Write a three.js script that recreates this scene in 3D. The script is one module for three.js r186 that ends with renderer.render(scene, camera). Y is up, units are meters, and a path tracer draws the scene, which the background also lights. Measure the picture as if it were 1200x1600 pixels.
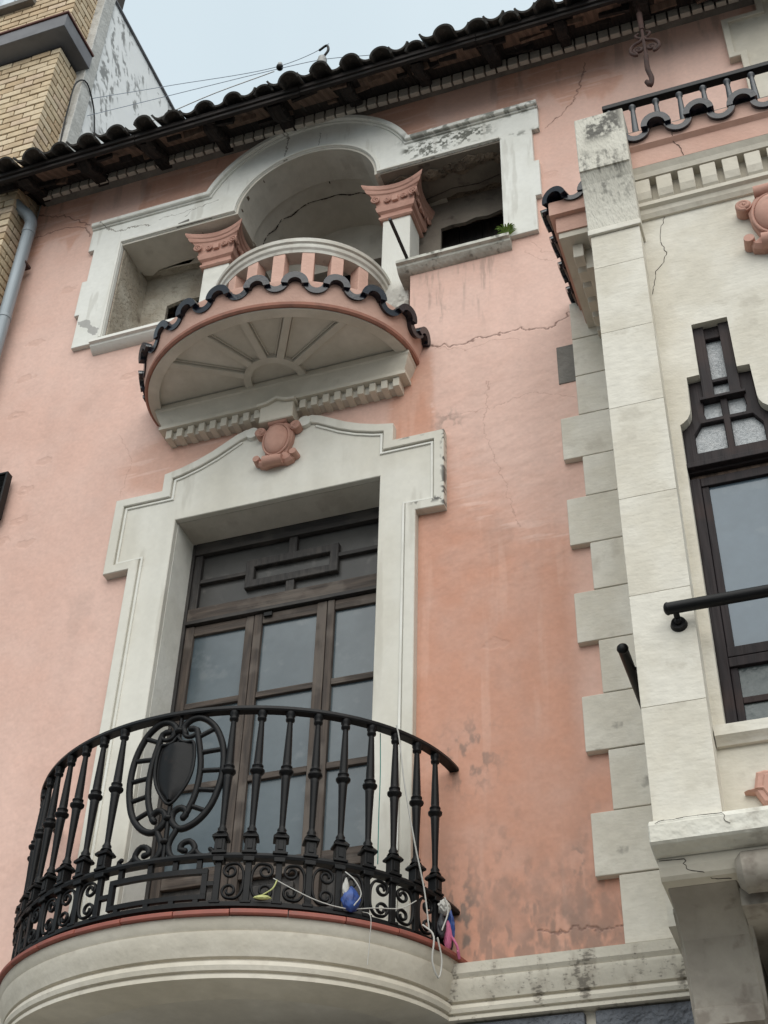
import * as THREE from 'three';
import { mergeGeometries, toCreasedNormals } from 'three/addons/utils/BufferGeometryUtils.js';
import { RoundedBoxGeometry } from 'three/addons/geometries/RoundedBoxGeometry.js';

// ------------------------------------------------------------------ camera, sky, sun, exposure
const scene = new THREE.Scene();
const camera = new THREE.PerspectiveCamera(39.15, 768 / 1024, 0.1, 400);
camera.position.set(0, 1.6, 6);
camera.rotation.order = 'YXZ';
camera.rotation.set(40.04 * Math.PI / 180, 20.493 * Math.PI / 180, 1.786 * Math.PI / 180);
scene.add(camera);

const renderer = new THREE.WebGLRenderer({ antialias: true });
renderer.toneMapping = THREE.LinearToneMapping;
renderer.toneMappingExposure = 1.12;
renderer.outputColorSpace = THREE.SRGBColorSpace;
renderer.shadowMap.enabled = true;

function hash(x, y, s) { let h = Math.imul(x | 0, 374761393) + Math.imul(y | 0, 668265263) + Math.imul(s | 0, 1442695041); h = Math.imul(h ^ (h >>> 13), 1274126177); return ((h ^ (h >>> 16)) >>> 0) / 4294967296; }
function vnoise(x, y, s = 0) {
  const xi = Math.floor(x), yi = Math.floor(y); let fx = x - xi, fy = y - yi;
  fx = fx * fx * (3 - 2 * fx); fy = fy * fy * (3 - 2 * fy);
  const a = hash(xi, yi, s), b = hash(xi + 1, yi, s), c = hash(xi, yi + 1, s), d = hash(xi + 1, yi + 1, s);
  return a + (b - a) * fx + (c - a) * fy + (a - b - c + d) * fx * fy;
}
function fbm(x, y, s = 0, o = 4) { let v = 0, a = 0.5, t = 0; for (let i = 0; i < o; i++) { v += a * vnoise(x, y, s + i * 17); t += a; x = x * 2.03 + 3.1; y = y * 2.03 + 1.7; a *= 0.5; } return v / t; }
const sstep = (a, b, x) => { const t = Math.min(1, Math.max(0, (x - a) / (b - a))); return t * t * (3 - 2 * t); };
let seed = 12345;
const rnd = () => { seed = (Math.imul(seed, 1664525) + 1013904223) >>> 0; return seed / 4294967296; };

{ // pale overcast sky
  const w = 512, h = 256, d = new Float32Array(w * h * 4);
  for (let j = 0; j < h; j++) for (let i = 0; i < w; i++) {
    const el = (j + 0.5) / h * Math.PI - Math.PI / 2;
    const u = Math.sin(el), k = 0.76 + 0.19 * Math.max(0, u);
    const a = (i + 0.5) / w * Math.PI * 2, n = fbm(Math.cos(a) * 3 + 10, Math.sin(a) * 3 + u * 4 + 10, 5, 4) - 0.5;
    const q = k * (1 + 0.10 * n), t = 0.35 * n;
    const o = (j * w + i) * 4;
    d[o] = q * (0.655 + t * 0.10); d[o + 1] = q * (0.765 + t * 0.04); d[o + 2] = q * 0.83; d[o + 3] = 1;
  }
  const sky = new THREE.DataTexture(d, w, h, THREE.RGBAFormat, THREE.FloatType);
  sky.mapping = THREE.EquirectangularReflectionMapping; sky.magFilter = sky.minFilter = THREE.LinearFilter; sky.needsUpdate = true;
  scene.background = sky; scene.environment = sky;
}
const sun = new THREE.DirectionalLight(new THREE.Color(1.0, 0.955, 0.89), 2.6);
sun.position.set(1.7, 21.5, 13.6); sun.target.position.set(-2.9, 7.5, 0);
sun.castShadow = true; sun.shadow.radius = 140; sun.shadow.mapSize.set(2048, 2048);
Object.assign(sun.shadow.camera, { left: -9, right: 9, top: 9, bottom: -9, near: 1, far: 40 });
scene.add(sun, sun.target);

// ------------------------------------------------------------------ helpers
const used = new Map();
function numbered(n) { const k = used.get(n) || 0; used.set(n, k + 1); return k ? n + '_' + String(k).padStart(3, '0') : n; }
function thing(name, label, category, base = [0, 0, 0], group) {
  const o = new THREE.Group(); o.name = numbered(name); o.position.set(...base); scene.add(o);
  o.userData = { label, category }; if (group) o.userData.group = group; return o;
}
function offsetOf(p) { const v = new THREE.Vector3(); while (p && p !== scene) { v.add(p.position); p = p.parent; } return v; }
// geometry given in world coordinates; the mesh sits under its parent at the parent's base
function add(parent, name, geo, mat, label) {
  const m = new THREE.Mesh(geo, mat); m.name = name; m.castShadow = m.receiveShadow = true;
  if (parent !== scene) { const v = offsetOf(parent); if (v.lengthSq() > 0) geo.translate(-v.x, -v.y, -v.z); }
  parent.add(m); if (label) m.userData.label = label; return m;
}
// a shared geometry placed at a world position
function place(parent, name, geo, mat, pos, rot, scl) {
  const m = new THREE.Mesh(geo, mat); m.name = name; m.castShadow = m.receiveShadow = true;
  const v = parent === scene ? new THREE.Vector3() : offsetOf(parent); m.position.set(pos[0] - v.x, pos[1] - v.y, pos[2] - v.z);
  if (rot) m.rotation.set(rot[0], rot[1], rot[2], rot[3] || 'XYZ'); if (scl) m.scale.set(...scl);
  parent.add(m); return m;
}
function part(parent, name, label) { const g = new THREE.Group(); g.name = name; parent.add(g); if (label) g.userData.label = label; return g; }
function structure(name, geo, mat) { const m = add(scene, name, geo, mat); m.userData.kind = 'structure'; return m; }

function boxUV(g, ox = 0, oy = 0) { // uv in metres from the face's main direction
  if (g.index) g = g.toNonIndexed();
  const p = g.attributes.position, uv = new Float32Array(p.count * 2), a = new THREE.Vector3(), b = new THREE.Vector3(), c = new THREE.Vector3();
  for (let i = 0; i < p.count; i += 3) {
    a.fromBufferAttribute(p, i); b.fromBufferAttribute(p, i + 1); c.fromBufferAttribute(p, i + 2);
    const n = b.clone().sub(a).cross(c.clone().sub(a)), ax = Math.abs(n.x), ay = Math.abs(n.y), az = Math.abs(n.z);
    [a, b, c].forEach((v, k) => {
      let s, t; if (az >= ax && az >= ay) { s = v.x; t = v.y; } else if (ax >= ay) { s = v.z + 3.3; t = v.y; } else { s = v.x; t = v.z + 1.7; }
      uv[(i + k) * 2] = s + ox; uv[(i + k) * 2 + 1] = t + oy;
    });
  }
  g.setAttribute('uv', new THREE.BufferAttribute(uv, 2)); return g;
}
function planarUV(g, x0, x1, y0, y1) {
  if (g.index) g = g.toNonIndexed();
  const p = g.attributes.position, uv = new Float32Array(p.count * 2);
  for (let i = 0; i < p.count; i++) { uv[i * 2] = (p.getX(i) + 0.31 * p.getZ(i) - x0) / (x1 - x0); uv[i * 2 + 1] = (p.getY(i) - y0) / (y1 - y0); }
  g.setAttribute('uv', new THREE.BufferAttribute(uv, 2)); return g;
}
const bx = (x0, x1, y0, y1, z0, z1) => boxUV(new THREE.BoxGeometry(x1 - x0, y1 - y0, z1 - z0).translate((x0 + x1) / 2, (y0 + y1) / 2, (z0 + z1) / 2));
const turnUV = g => { const u = g.attributes.uv; for (let i = 0; i < u.count; i++) { const a = u.getX(i); u.setX(i, u.getY(i)); u.setY(i, a); } return g; };
function rbx(x0, x1, y0, y1, z0, z1, r = 0.008) {
  return boxUV(new RoundedBoxGeometry(x1 - x0, y1 - y0, z1 - z0, 1, r).translate((x0 + x1) / 2, (y0 + y1) / 2, (z0 + z1) / 2));
}
function merged(list) { return mergeGeometries(list.map(g => { g = g.index ? g.toNonIndexed() : g; for (const k of Object.keys(g.attributes)) if (!['position', 'normal', 'uv'].includes(k)) g.deleteAttribute(k); return g; })); }
function shapeOf(pts, holes = []) {
  const s = new THREE.Shape(pts.map(p => new THREE.Vector2(p[0], p[1])));
  for (const h of holes) s.holes.push(new THREE.Path(h.map(p => new THREE.Vector2(p[0], p[1]))));
  return s;
}
function ext(pts, z0, z1, holes = [], bevel = 0) {
  const g = new THREE.ExtrudeGeometry(shapeOf(pts, holes), { depth: z1 - z0 - bevel, bevelEnabled: bevel > 0, bevelThickness: bevel, bevelSize: bevel, bevelOffset: -bevel, bevelSegments: 1, curveSegments: 1 });
  g.translate(0, 0, z0); return boxUV(g);
}
// profile in the (z, y) plane extruded along x
function extX(zy, x0, x1, bevel = 0) {
  const g = new THREE.ExtrudeGeometry(shapeOf(zy.map(p => [-p[0], p[1]])), { depth: x1 - x0 - 2 * bevel, bevelEnabled: bevel > 0, bevelThickness: bevel, bevelSize: bevel, bevelOffset: -bevel, bevelSegments: 1 });
  g.translate(0, 0, bevel); g.rotateY(Math.PI / 2); g.translate(x0, 0, 0); return boxUV(g);
}
// profile in the (x, y) plane for lofting along z
function offsetLine(pts, w, closed = false) {
  const n = pts.length, out = [];
  for (let i = 0; i < n; i++) {
    const p = pts[i], a = closed ? pts[(i + n - 1) % n] : pts[Math.max(0, i - 1)], b = closed ? pts[(i + 1) % n] : pts[Math.min(n - 1, i + 1)];
    let d1 = [p[0] - a[0], p[1] - a[1]], d2 = [b[0] - p[0], b[1] - p[1]];
    if (!closed && i === 0) d1 = d2; if (!closed && i === n - 1) d2 = d1;
    const l1 = Math.hypot(...d1) || 1, l2 = Math.hypot(...d2) || 1;
    const n1 = [-d1[1] / l1, d1[0] / l1], n2 = [-d2[1] / l2, d2[0] / l2];
    let m = [n1[0] + n2[0], n1[1] + n2[1]]; const ml = Math.hypot(...m) || 1; m = [m[0] / ml, m[1] / ml];
    const k = w / Math.max(0.35, m[0] * n1[0] + m[1] * n1[1]); out.push([p[0] + m[0] * k, p[1] + m[1] * k]);
  }
  return out;
}
function strip(pts, w0, w1, z0, z1, bevel = 0) { // a flat moulding that follows a line in the facade plane
  const a = offsetLine(pts, w0), b = offsetLine(pts, w1).reverse();
  return ext(a.concat(b), z0, z1, [], bevel);
}
// moulding swept along a plan path: path [{x,z,nx,nz}], profile [[out,y]...] closed
function sweepPlan(path, profile, crease = 0.6) {
  const n = path.length, m = profile.length, pos = [], idx = [];
  let len = 0; const uv = [];
  for (let i = 0; i < n; i++) {
    const q = path[i]; if (i) len += Math.hypot(q.x - path[i - 1].x, q.z - path[i - 1].z);
    let pl = 0;
    for (let j = 0; j <= m; j++) { const pr = profile[j % m]; if (j) { const pv = profile[j - 1]; pl += Math.hypot(pr[0] - pv[0], pr[1] - pv[1]); } pos.push(q.x + q.nx * pr[0], pr[1], q.z + q.nz * pr[0]); uv.push(len, pl); }
  }
  const w = m + 1;
  for (let i = 0; i < n - 1; i++) for (let j = 0; j < m; j++) { const a = i * w + j, b = a + 1, c = a + w, d = c + 1; idx.push(a, c, b, b, c, d); }
  const g = new THREE.BufferGeometry(); g.setAttribute('position', new THREE.Float32BufferAttribute(pos, 3)); g.setAttribute('uv', new THREE.Float32BufferAttribute(uv, 2)); g.setIndex(idx);
  // caps
  const list = [g.toNonIndexed()];
  for (const [i, fl] of [[0, false], [n - 1, true]]) {
    const tri = THREE.ShapeUtils.triangulateShape(profile.map(p => new THREE.Vector2(p[0], p[1])), []), cp = [], q = path[i];
    for (const t of tri) for (const k of (fl ? [0, 2, 1] : [0, 1, 2])) { const pr = profile[t[k]]; cp.push(q.x + q.nx * pr[0], pr[1], q.z + q.nz * pr[0]); }
    const c = new THREE.BufferGeometry(); c.setAttribute('position', new THREE.Float32BufferAttribute(cp, 3)); c.setAttribute('uv', new THREE.Float32BufferAttribute(new Float32Array(cp.length / 3 * 2), 2)); list.push(c);
  }
  return toCreasedNormals(mergeGeometries(list), crease);
}
// half-ellipse in plan, bulging towards +z, cut by the wall at z = zc
function ellipse(cx, a, b, c, zc = 0) {
  const tm = Math.acos(Math.min(1, (c + zc) / b)), N = 1200, T = [], S = [0];
  const at = t => [cx + a * Math.sin(t), -c + b * Math.cos(t)];
  for (let i = 0; i <= N; i++) { T.push(-tm + 2 * tm * i / N); if (i) { const p = at(T[i - 1]), q = at(T[i]); S.push(S[i - 1] + Math.hypot(q[0] - p[0], q[1] - p[1])); } }
  const L = S[N];
  const get = (s, out = 0) => { // s = arc length from the middle
    let v = s + L / 2, lo = 0, hi = N; while (hi - lo > 1) { const k = (lo + hi) >> 1; if (S[k] <= v) lo = k; else hi = k; }
    const f = (v - S[lo]) / ((S[hi] - S[lo]) || 1), t = T[lo] + (T[hi] - T[lo]) * f, p = at(t);
    let nx = Math.sin(t) / a, nz = Math.cos(t) / b; const l = Math.hypot(nx, nz); nx /= l; nz /= l;
    return { x: p[0] + nx * out, z: p[1] + nz * out, nx, nz, ang: Math.atan2(nx, nz) };
  };
  return { L, get, path: (n = 72, out = 0, s0 = -L / 2, s1 = L / 2) => Array.from({ length: n + 1 }, (_, i) => get(s0 + (s1 - s0) * i / n, out)) };
}
const straight = (x0, x1, z = 0, n = 1) => Array.from({ length: n + 1 }, (_, i) => ({ x: x0 + (x1 - x0) * i / n, z, nx: 0, nz: 1 }));
function tube(pts, r, seg = 8, rad = 6, closed = false, flat = 1) {
  const c = new THREE.CatmullRomCurve3(pts.map(p => p.isVector3 ? p : new THREE.Vector3(...p)), closed, 'centripetal');
  const g = new THREE.TubeGeometry(c, Math.max(1, (pts.length - 1) * seg), r, rad, closed);
  if (!closed) { // close the ends
    const caps = []; for (const t of [0, 1]) { const s = new THREE.SphereGeometry(r, rad, 4); const p = c.getPoint(t); s.translate(p.x, p.y, p.z); caps.push(s); }
    return merged([g, ...caps]);
  }
  return g.toNonIndexed();
}
function crackTube(pts, r, amp = 0.008, sd = 1) { // jagged split
  const o = []; for (let i = 0; i < pts.length - 1; i++) for (let k = 0; k < 4; k++) { const f = k / 4, q = [0, 1, 2].map(c => pts[i][c] + (pts[i + 1][c] - pts[i][c]) * f); const j = (k || i) ? amp : 0; q[0] += (hash(i, k, sd) - 0.5) * 2 * j; q[1] += (hash(i, k, sd + 9) - 0.5) * j * (Math.abs(pts[0][1] - pts[pts.length - 1][1]) > 0.1 ? 1 : 0); o.push(q); } o.push(pts[pts.length - 1]);
  return merged(o.slice(0, -1).map((a, i) => rodBetween(a, o[i + 1], r * (0.6 + 0.7 * hash(i, 3, sd)), 5)));
}
function rodBetween(a, b, r, rad = 8) {
  const A = new THREE.Vector3(...a), B = new THREE.Vector3(...b), d = B.clone().sub(A), g = new THREE.CylinderGeometry(r, r, d.length(), rad);
  g.applyQuaternion(new THREE.Quaternion().setFromUnitVectors(new THREE.Vector3(0, 1, 0), d.normalize())); g.translate((A.x + B.x) / 2, (A.y + B.y) / 2, (A.z + B.z) / 2); return g.toNonIndexed();
}
function spiral(cx, cy, r0, r1, a0, turns, n = 10) { const o = []; for (let i = 0; i <= n * Math.abs(turns); i++) { const f = i / (n * Math.abs(turns)), a = a0 + turns * f * Math.PI * 2, r = r0 + (r1 - r0) * f; o.push([cx + r * Math.cos(a), cy + r * Math.sin(a)]); } return o; }

// ------------------------------------------------------------------ textures
function dataTex(w, h, fn, srgb = true, repeat = null) {
  const d = new Uint8Array(w * h * 4);
  for (let j = 0; j < h; j++) for (let i = 0; i < w; i++) { const c = fn(i / w, j / h, i, j), o = (j * w + i) * 4; for (let k = 0; k < 3; k++) { let v = Math.max(0, Math.min(1, c[k])); if (srgb) v = v <= 0.0031308 ? v * 12.92 : 1.055 * Math.pow(v, 1 / 2.4) - 0.055; d[o + k] = Math.round(v * 255); } d[o + 3] = 255; }
  const t = new THREE.DataTexture(d, w, h, THREE.RGBAFormat, THREE.UnsignedByteType);
  t.magFilter = THREE.LinearFilter; t.minFilter = THREE.LinearMipmapLinearFilter; t.generateMipmaps = true; t.colorSpace = srgb ? THREE.SRGBColorSpace : THREE.NoColorSpace;
  if (repeat) { t.wrapS = t.wrapT = THREE.RepeatWrapping; t.repeat.set(1 / repeat, 1 / repeat); }
  t.needsUpdate = true; return t;
}
// tileable fbm over a unit square of `per` cells
function tfbm(u, v, per, s, o = 4) {
  let r = 0, a = 0.5, t = 0, p = per;
  for (let k = 0; k < o; k++) {
    const x = u * p, y = v * p, xi = Math.floor(x), yi = Math.floor(y); let fx = x - xi, fy = y - yi; fx = fx * fx * (3 - 2 * fx); fy = fy * fy * (3 - 2 * fy);
    const H = (i, j) => hash(((xi + i) % p + p) % p, ((yi + j) % p + p) % p, s + k * 13);
    r += a * (H(0, 0) + (H(1, 0) - H(0, 0)) * fx + (H(0, 1) - H(0, 0)) * fy + (H(0, 0) - H(1, 0) - H(0, 1) + H(1, 1)) * fx * fy); t += a; a *= 0.5; p *= 2;
  }
  return r / t;
}
const mix = (a, b, t) => [a[0] + (b[0] - a[0]) * t, a[1] + (b[1] - a[1]) * t, a[2] + (b[2] - a[2]) * t];
function segDist(px, py, line) { // distance to a polyline
  let best = 9; for (let i = 0; i < line.length - 1; i++) { const [ax, ay] = line[i], [bx_, by] = line[i + 1], dx = bx_ - ax, dy = by - ay; let t = ((px - ax) * dx + (py - ay) * dy) / (dx * dx + dy * dy); t = Math.max(0, Math.min(1, t)); const d = Math.hypot(px - ax - dx * t, py - ay - dy * t); if (d < best) best = d; } return best;
}
function crackAt(x, y, cracks) { // 0..1 where a hairline crack runs
  let c = 0; const wx = x + (vnoise(x * 30, y * 30, 3) - 0.5) * 0.03 + (vnoise(x * 90, y * 90, 4) - 0.5) * 0.012, wy = y + (vnoise(x * 30, y * 30, 7) - 0.5) * 0.03 + (vnoise(x * 90, y * 90, 8) - 0.5) * 0.012;
  for (const k of cracks) { const [x0, x1, y0, y1] = k.box; if (x < x0 || x > x1 || y < y0 || y > y1) continue; const d = segDist(wx, wy, k.line); c = Math.max(c, 1 - sstep(k.w * 0.5, k.w * 1.3, d)); } return c;
}
const crack = (w, line) => ({ w, line, box: [Math.min(...line.map(p => p[0])) - 0.05, Math.max(...line.map(p => p[0])) + 0.05, Math.min(...line.map(p => p[1])) - 0.05, Math.max(...line.map(p => p[1])) + 0.05] });
const wallCracks = [
  crack(0.005, [[-0.804, 10.96], [-0.856, 10.699], [-0.9, 10.56], [-1.015, 10.398], [-1.149, 10.286]]),
  crack(0.006, [[-5.388, 11.0], [-5.236, 10.915], [-5.113, 10.891], [-5.024, 10.802], [-4.84, 10.661]]),
  crack(0.006, [[-5.393, 10.676], [-5.195, 10.708], [-5.05, 10.712], [-4.88, 10.645], [-4.811, 10.499]]),
  crack(0.005, [[-2.014, 8.336], [-1.815, 8.27], [-1.692, 8.298], [-1.522, 8.284], [-1.413, 8.29], [-1.189, 8.231], [-1.077, 8.329]]),
  crack(0.004, [[-1.47, 4.339], [-1.388, 4.323], [-1.27, 4.338], [-1.191, 4.31], [-1.053, 4.317]]),
];
const hairCracks = [crack(0.003, [[-1.30, 9.1], [-1.2, 8.95], [-1.06, 8.9]]), crack(0.003, [[-1.9, 7.68], [-1.6, 7.66], [-1.35, 7.72], [-1.1, 7.6]]), crack(0.003, [[-1.62, 7.9], [-1.66, 7.5], [-1.55, 7.1], [-1.47, 6.7]]), crack(0.003, [[-1.95, 8.30], [-1.75, 8.22], [-1.6, 8.25], [-1.4, 8.21]]), crack(0.003, [[-1.35, 9.02], [-1.22, 8.88], [-1.1, 8.86]]), crack(0.0025, [[-4.2, 8.2], [-4.05, 7.9], [-4.1, 7.6]])];
const WX0 = -5.5, WX1 = 1.0, WY0 = 3.9, WY1 = 11.3;
const scars = [[-5.08, 9.375], [-5.08, 8.995], [-5.079, 8.625], [-4.742, 8.104], [-4.851, 7.86], [-4.829, 7.59], [-4.749, 7.381], [-4.95, 7.44], [-4.9, 9.9], [-1.14, 9.75], [-1.62, 5.95], [-4.2, 8.75], [-3.95, 8.5]];
const pinkA = [0.670, 0.452, 0.378], pinkB = [0.618, 0.392, 0.318], orangeA = [0.535, 0.270, 0.184], greyD = [0.155, 0.125, 0.105];
function scarAt(x, y) { let r = 0; for (const [sx, sy] of scars) { const dx = (x - sx) / 0.085, dy = (y - sy) / 0.045; if (dx * dx + dy * dy > 3) continue; const d = Math.hypot(dx, dy) + (fbm(x * 30, y * 30, 61, 3) - 0.5) * 0.9; r = Math.max(r, 1 - sstep(0.35, 0.75, Math.abs(d - 0.45) * 1.6)); } return r; }
// orange over the pink: repaint, stain and painted shade under the eave, balcony patch (0..1)
function orangeAt(x, y) {
  const n = (fbm(x * 2.6, y * 2.6, 21, 5) - 0.5) * 0.55, n2 = (fbm(x * 9, y * 22, 24, 4) - 0.5) * 0.4;
  let o = sstep(7.75, 6.75, y - (x + 1.95) * -0.85 + n + n2) * sstep(-2.3, -2.1, x);
  o *= 1 - 0.75 * sstep(-1.28, -1.12, x + n * 0.15) * sstep(5.0, 5.6, y);
  const strip1 = sstep(-1.94, -2.0, x + n * 0.12) * sstep(7.4, 7.6, y) * sstep(8.35, 8.15, y) * sstep(-2.3, -2.2, x);
  const eave = sstep(0.50, 0.56, fbm(x * 2.4, y * 0.45, 27, 4) + n2 * 0.12) * sstep(10.5, 10.62, y + (fbm(x * 9, 3, 28, 3) - 0.5) * 0.5) * 0.7;  // drip stains below the eave, with its shade partly painted in
  const under = sstep(0.5, 0.35, Math.hypot((x + 3.55) * 0.7, (y - 7.8) * 1.5) + n * 0.4) * 0.55;  // orange patch below the left of the upper balcony
  return Math.max(o, strip1, eave, under);
}
const wallTex = dataTex(1536, 1748, (u, v) => {
  const x = WX0 + u * (WX1 - WX0), y = WY0 + v * (WY1 - WY0);
  const f1 = fbm(x * 1.3, y * 1.3, 1, 5), f2 = fbm(x * 7, y * 7, 2, 4), f3 = fbm(x * 60, y * 60, 6, 3), st = fbm(x * 9, y * 0.9, 8, 4), br = fbm(x * 4, y * 34, 9, 3);
  let c = mix(pinkA, pinkB, sstep(0.3, 0.75, f1 * 0.7 + f2 * 0.3));
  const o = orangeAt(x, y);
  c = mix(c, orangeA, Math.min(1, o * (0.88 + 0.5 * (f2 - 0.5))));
  const oe = sstep(0.15, 0.5, o) * sstep(0.95, 0.6, o); // scuffed edge of the repaint: paler scratches
  c = mix(c, [0.70, 0.47, 0.39], oe * sstep(0.58, 0.72, br) * 0.6 * sstep(6.3, 6.7, y));
  c = mix(c, [0.70, 0.46, 0.37], o * sstep(0.60, 0.76, fbm(x * 16, y * 1.1, 12, 5)) * 0.22);
  const m = 1 + (f3 - 0.5) * 0.13 + (st - 0.5) * 0.12 + (f2 - 0.5) * 0.1; c = c.map(k => k * m);
  // dark lichen and soot, and painted eave shade, with a grain of its own
  const gr = fbm(x * 26, y * 15, 31, 5), sp = fbm(x * 5, y * 3.2, 33, 4);
  let g = 0;
  const low = sstep(5.05, 4.25, y + (sp - 0.5) * 1.4) * sstep(-2.1, -1.85, x) * sstep(-1.0, -1.15, x + 0.1 * (sp - 0.5));
  g = Math.max(g, low * sstep(0.44, 0.68, gr * 0.6 + sp * 0.45) * 0.66); g = Math.max(g, sstep(4.62, 4.3, y + (gr - 0.5) * 0.5) * sstep(-1.9, -1.7, x) * sstep(-1.05, -1.1, x) * sstep(0.42, 0.62, fbm(x * 30, y * 9, 37, 5)) * 0.55);
  g = Math.max(g, sstep(0.34, 0.1, Math.hypot((x + 1.82) * 1.8, (y - 4.35) * 0.55) + (gr - 0.5) * 0.35) * sstep(0.38, 0.62, gr) * 0.85);
  g = Math.max(g, sstep(0.28, 0.1, Math.hypot((x + 1.78), (y - 5.3) * 0.8) + (gr - 0.5) * 0.3) * sstep(0.48, 0.66, gr) * 0.6);
  g = Math.max(g, sstep(0.10, 0.03, Math.hypot((x + 1.262) * 1.6, (y - 4.66) * 0.5) + (gr - 0.5) * 0.12) * sstep(0.44, 0.62, gr) * 0.6);
  const sill = sstep(9.12, 9.0, y) * sstep(8.55, 9.0, y + (vnoise(x * 30, 1, 41) - 0.5) * 0.7) * sstep(-2.13, -2.08, x) * sstep(-1.4, -1.5, x);
  g = Math.max(g, sill * sstep(0.5, 0.75, fbm(x * 45, y * 5, 43, 4)) * 0.38);
  g = Math.max(g, sstep(0.17, 0.07, Math.hypot((x + 1.88), (y - 7.62) * 0.9) + (gr - 0.5) * 0.25) * sstep(0.45, 0.65, gr) * 0.45);
  g = Math.max(g, sstep(0.16, 0.07, Math.hypot((x + 1.95), (y - 8.62)) + (gr - 0.5) * 0.25) * sstep(0.5, 0.68, gr) * 0.4);
  g = Math.max(g, sstep(10.6, 11.0, y) * sstep(0.56, 0.74, fbm(x * 14, y * 2.2, 47, 4)) * 0.35);  // grime streaks growing toward the eave, its shade put into the colour
  g = Math.max(g, sstep(0.69, 0.78, fbm(x * 3.1, y * 2.1, 51, 6)) * 0.11);
  c = mix(c, greyD, g);
  const sc = scarAt(x, y); c = mix(c, [0.52, 0.31, 0.24], sc * 0.32);
  c = mix(c, [0.20, 0.11, 0.085], crackAt(x, y, wallCracks) * 0.8); c = mix(c, [0.36, 0.20, 0.155], crackAt(x, y, hairCracks) * 0.5);
  return c;
});
const wallBump = dataTex(1024, 1166, (u, v) => {
  const x = WX0 + u * (WX1 - WX0), y = WY0 + v * (WY1 - WY0);
  const o = orangeAt(x, y), rough = sstep(-2.2, -1.9, x) * sstep(8.4, 7.6, y);
  let h = 0.5 + (fbm(x * 2.2, y * 2.2, 71, 4) - 0.5) * 0.55 + (fbm(x * 28, y * 28, 72, 3) - 0.5) * 0.10;
  const tr = sstep(6.0, 6.6, y); h += rough * tr * ((fbm(x * 6 + y * 5, y * 14 - x * 6, 74, 4) - 0.5) * 0.34 + (fbm(x * 5 - y * 3, y * 7, 77, 3) - 0.5) * 0.3) + rough * (1 - tr) * (fbm(x * 7, y * 3, 78, 4) - 0.5) * 0.16;
  h -= 0.25 * crackAt(x, y, wallCracks) + 0.10 * scarAt(x, y);
  return [h, h, h];
}, false);

function mottled(c0, c1, dark, per, s, amt = 0.5) {
  return dataTex(512, 512, (u, v) => {
    const a = tfbm(u, v, 4, s, 5), b = tfbm(u, v, 24, s + 50, 4), d = tfbm(u, v, 7, s + 90, 6);
    let c = mix(c0, c1, sstep(0.3, 0.72, a)); c = c.map(k => k * (1 + (b - 0.5) * 0.16));
    return mix(c, dark, sstep(0.60, 0.78, d * 0.75 + b * 0.25) * amt);
  }, true, per);
}
const plasterBump = dataTex(512, 512, (u, v) => { const h = 0.5 + (tfbm(u, v, 8, 200, 5) - 0.5) * 0.6 + (tfbm(u, v, 64, 220, 3) - 0.5) * 0.35; return [h, h, h]; }, false, 1.2);
const grainBump = dataTex(512, 512, (u, v) => { const h = 0.5 + (tfbm(u, v, 40, 230, 3) - 0.5) * 0.9 + (tfbm(u, v, 10, 233, 3) - 0.5) * 0.4; return [h, h, h]; }, false, 1.0);
const pitBump = dataTex(512, 512, (u, v) => { const a = tfbm(u, v, 9, 240, 5), h = 0.6 * a + 0.25 * sstep(0.38, 0.46, tfbm(u, v, 30, 243, 3)) + 0.15 * tfbm(u, v, 60, 245, 3); return [h, h, h]; }, false, 0.7);
const brushBump = dataTex(512, 512, (u, v) => { const h = 0.5 + (tfbm(u, (v * 3) % 1, 16, 250, 4) - 0.5) * 0.8 + (tfbm(u, v, 64, 252, 2) - 0.5) * 0.35; return [h, h, h]; }, false, 0.8);
const stoneBump = dataTex(512, 512, (u, v) => { const h = tfbm(u, v, 22, 260, 4) * 0.8 + 0.2 * tfbm(u, v, 60, 262, 2); return [h, h, h]; }, false, 0.8);
function woodTex(c0, c1, c2, s, worn) {
  return dataTex(512, 512, (u, v) => { // grain runs along v
    const wv = (tfbm(u, v, 3, s, 3) - 0.5) * 0.25; const g = tfbm(u * 1 + 0, v, 4, s + 5, 3);
    const l = 0.5 + 0.5 * Math.sin((u + wv * 0.35) * Math.PI * 2 * 15 + g * 6), f = hash(Math.floor(u * 220), Math.floor((v + hash(Math.floor(u * 220), 3, s)) * 5), s + 9);
    let c = mix(c0, c1, l * 0.55 + f * 0.45); return mix(c, c2, sstep(0.52, 0.7, tfbm(u, v, 5, s + 20, 5)) * worn);
  }, true, 1.0);
}
const woodBump = dataTex(256, 256, (u, v) => { const f = hash(Math.floor(u * 128), Math.floor((v + hash(Math.floor(u * 128), 3, 5)) * 4), 9), h = 0.5 + 0.5 * Math.sin((u * 16 + tfbm(u, v, 4, 7, 2) * 1.6) * Math.PI * 2) * 0.5 + (f - 0.5) * 0.4; return [h, h, h]; }, false, 0.7);

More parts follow.
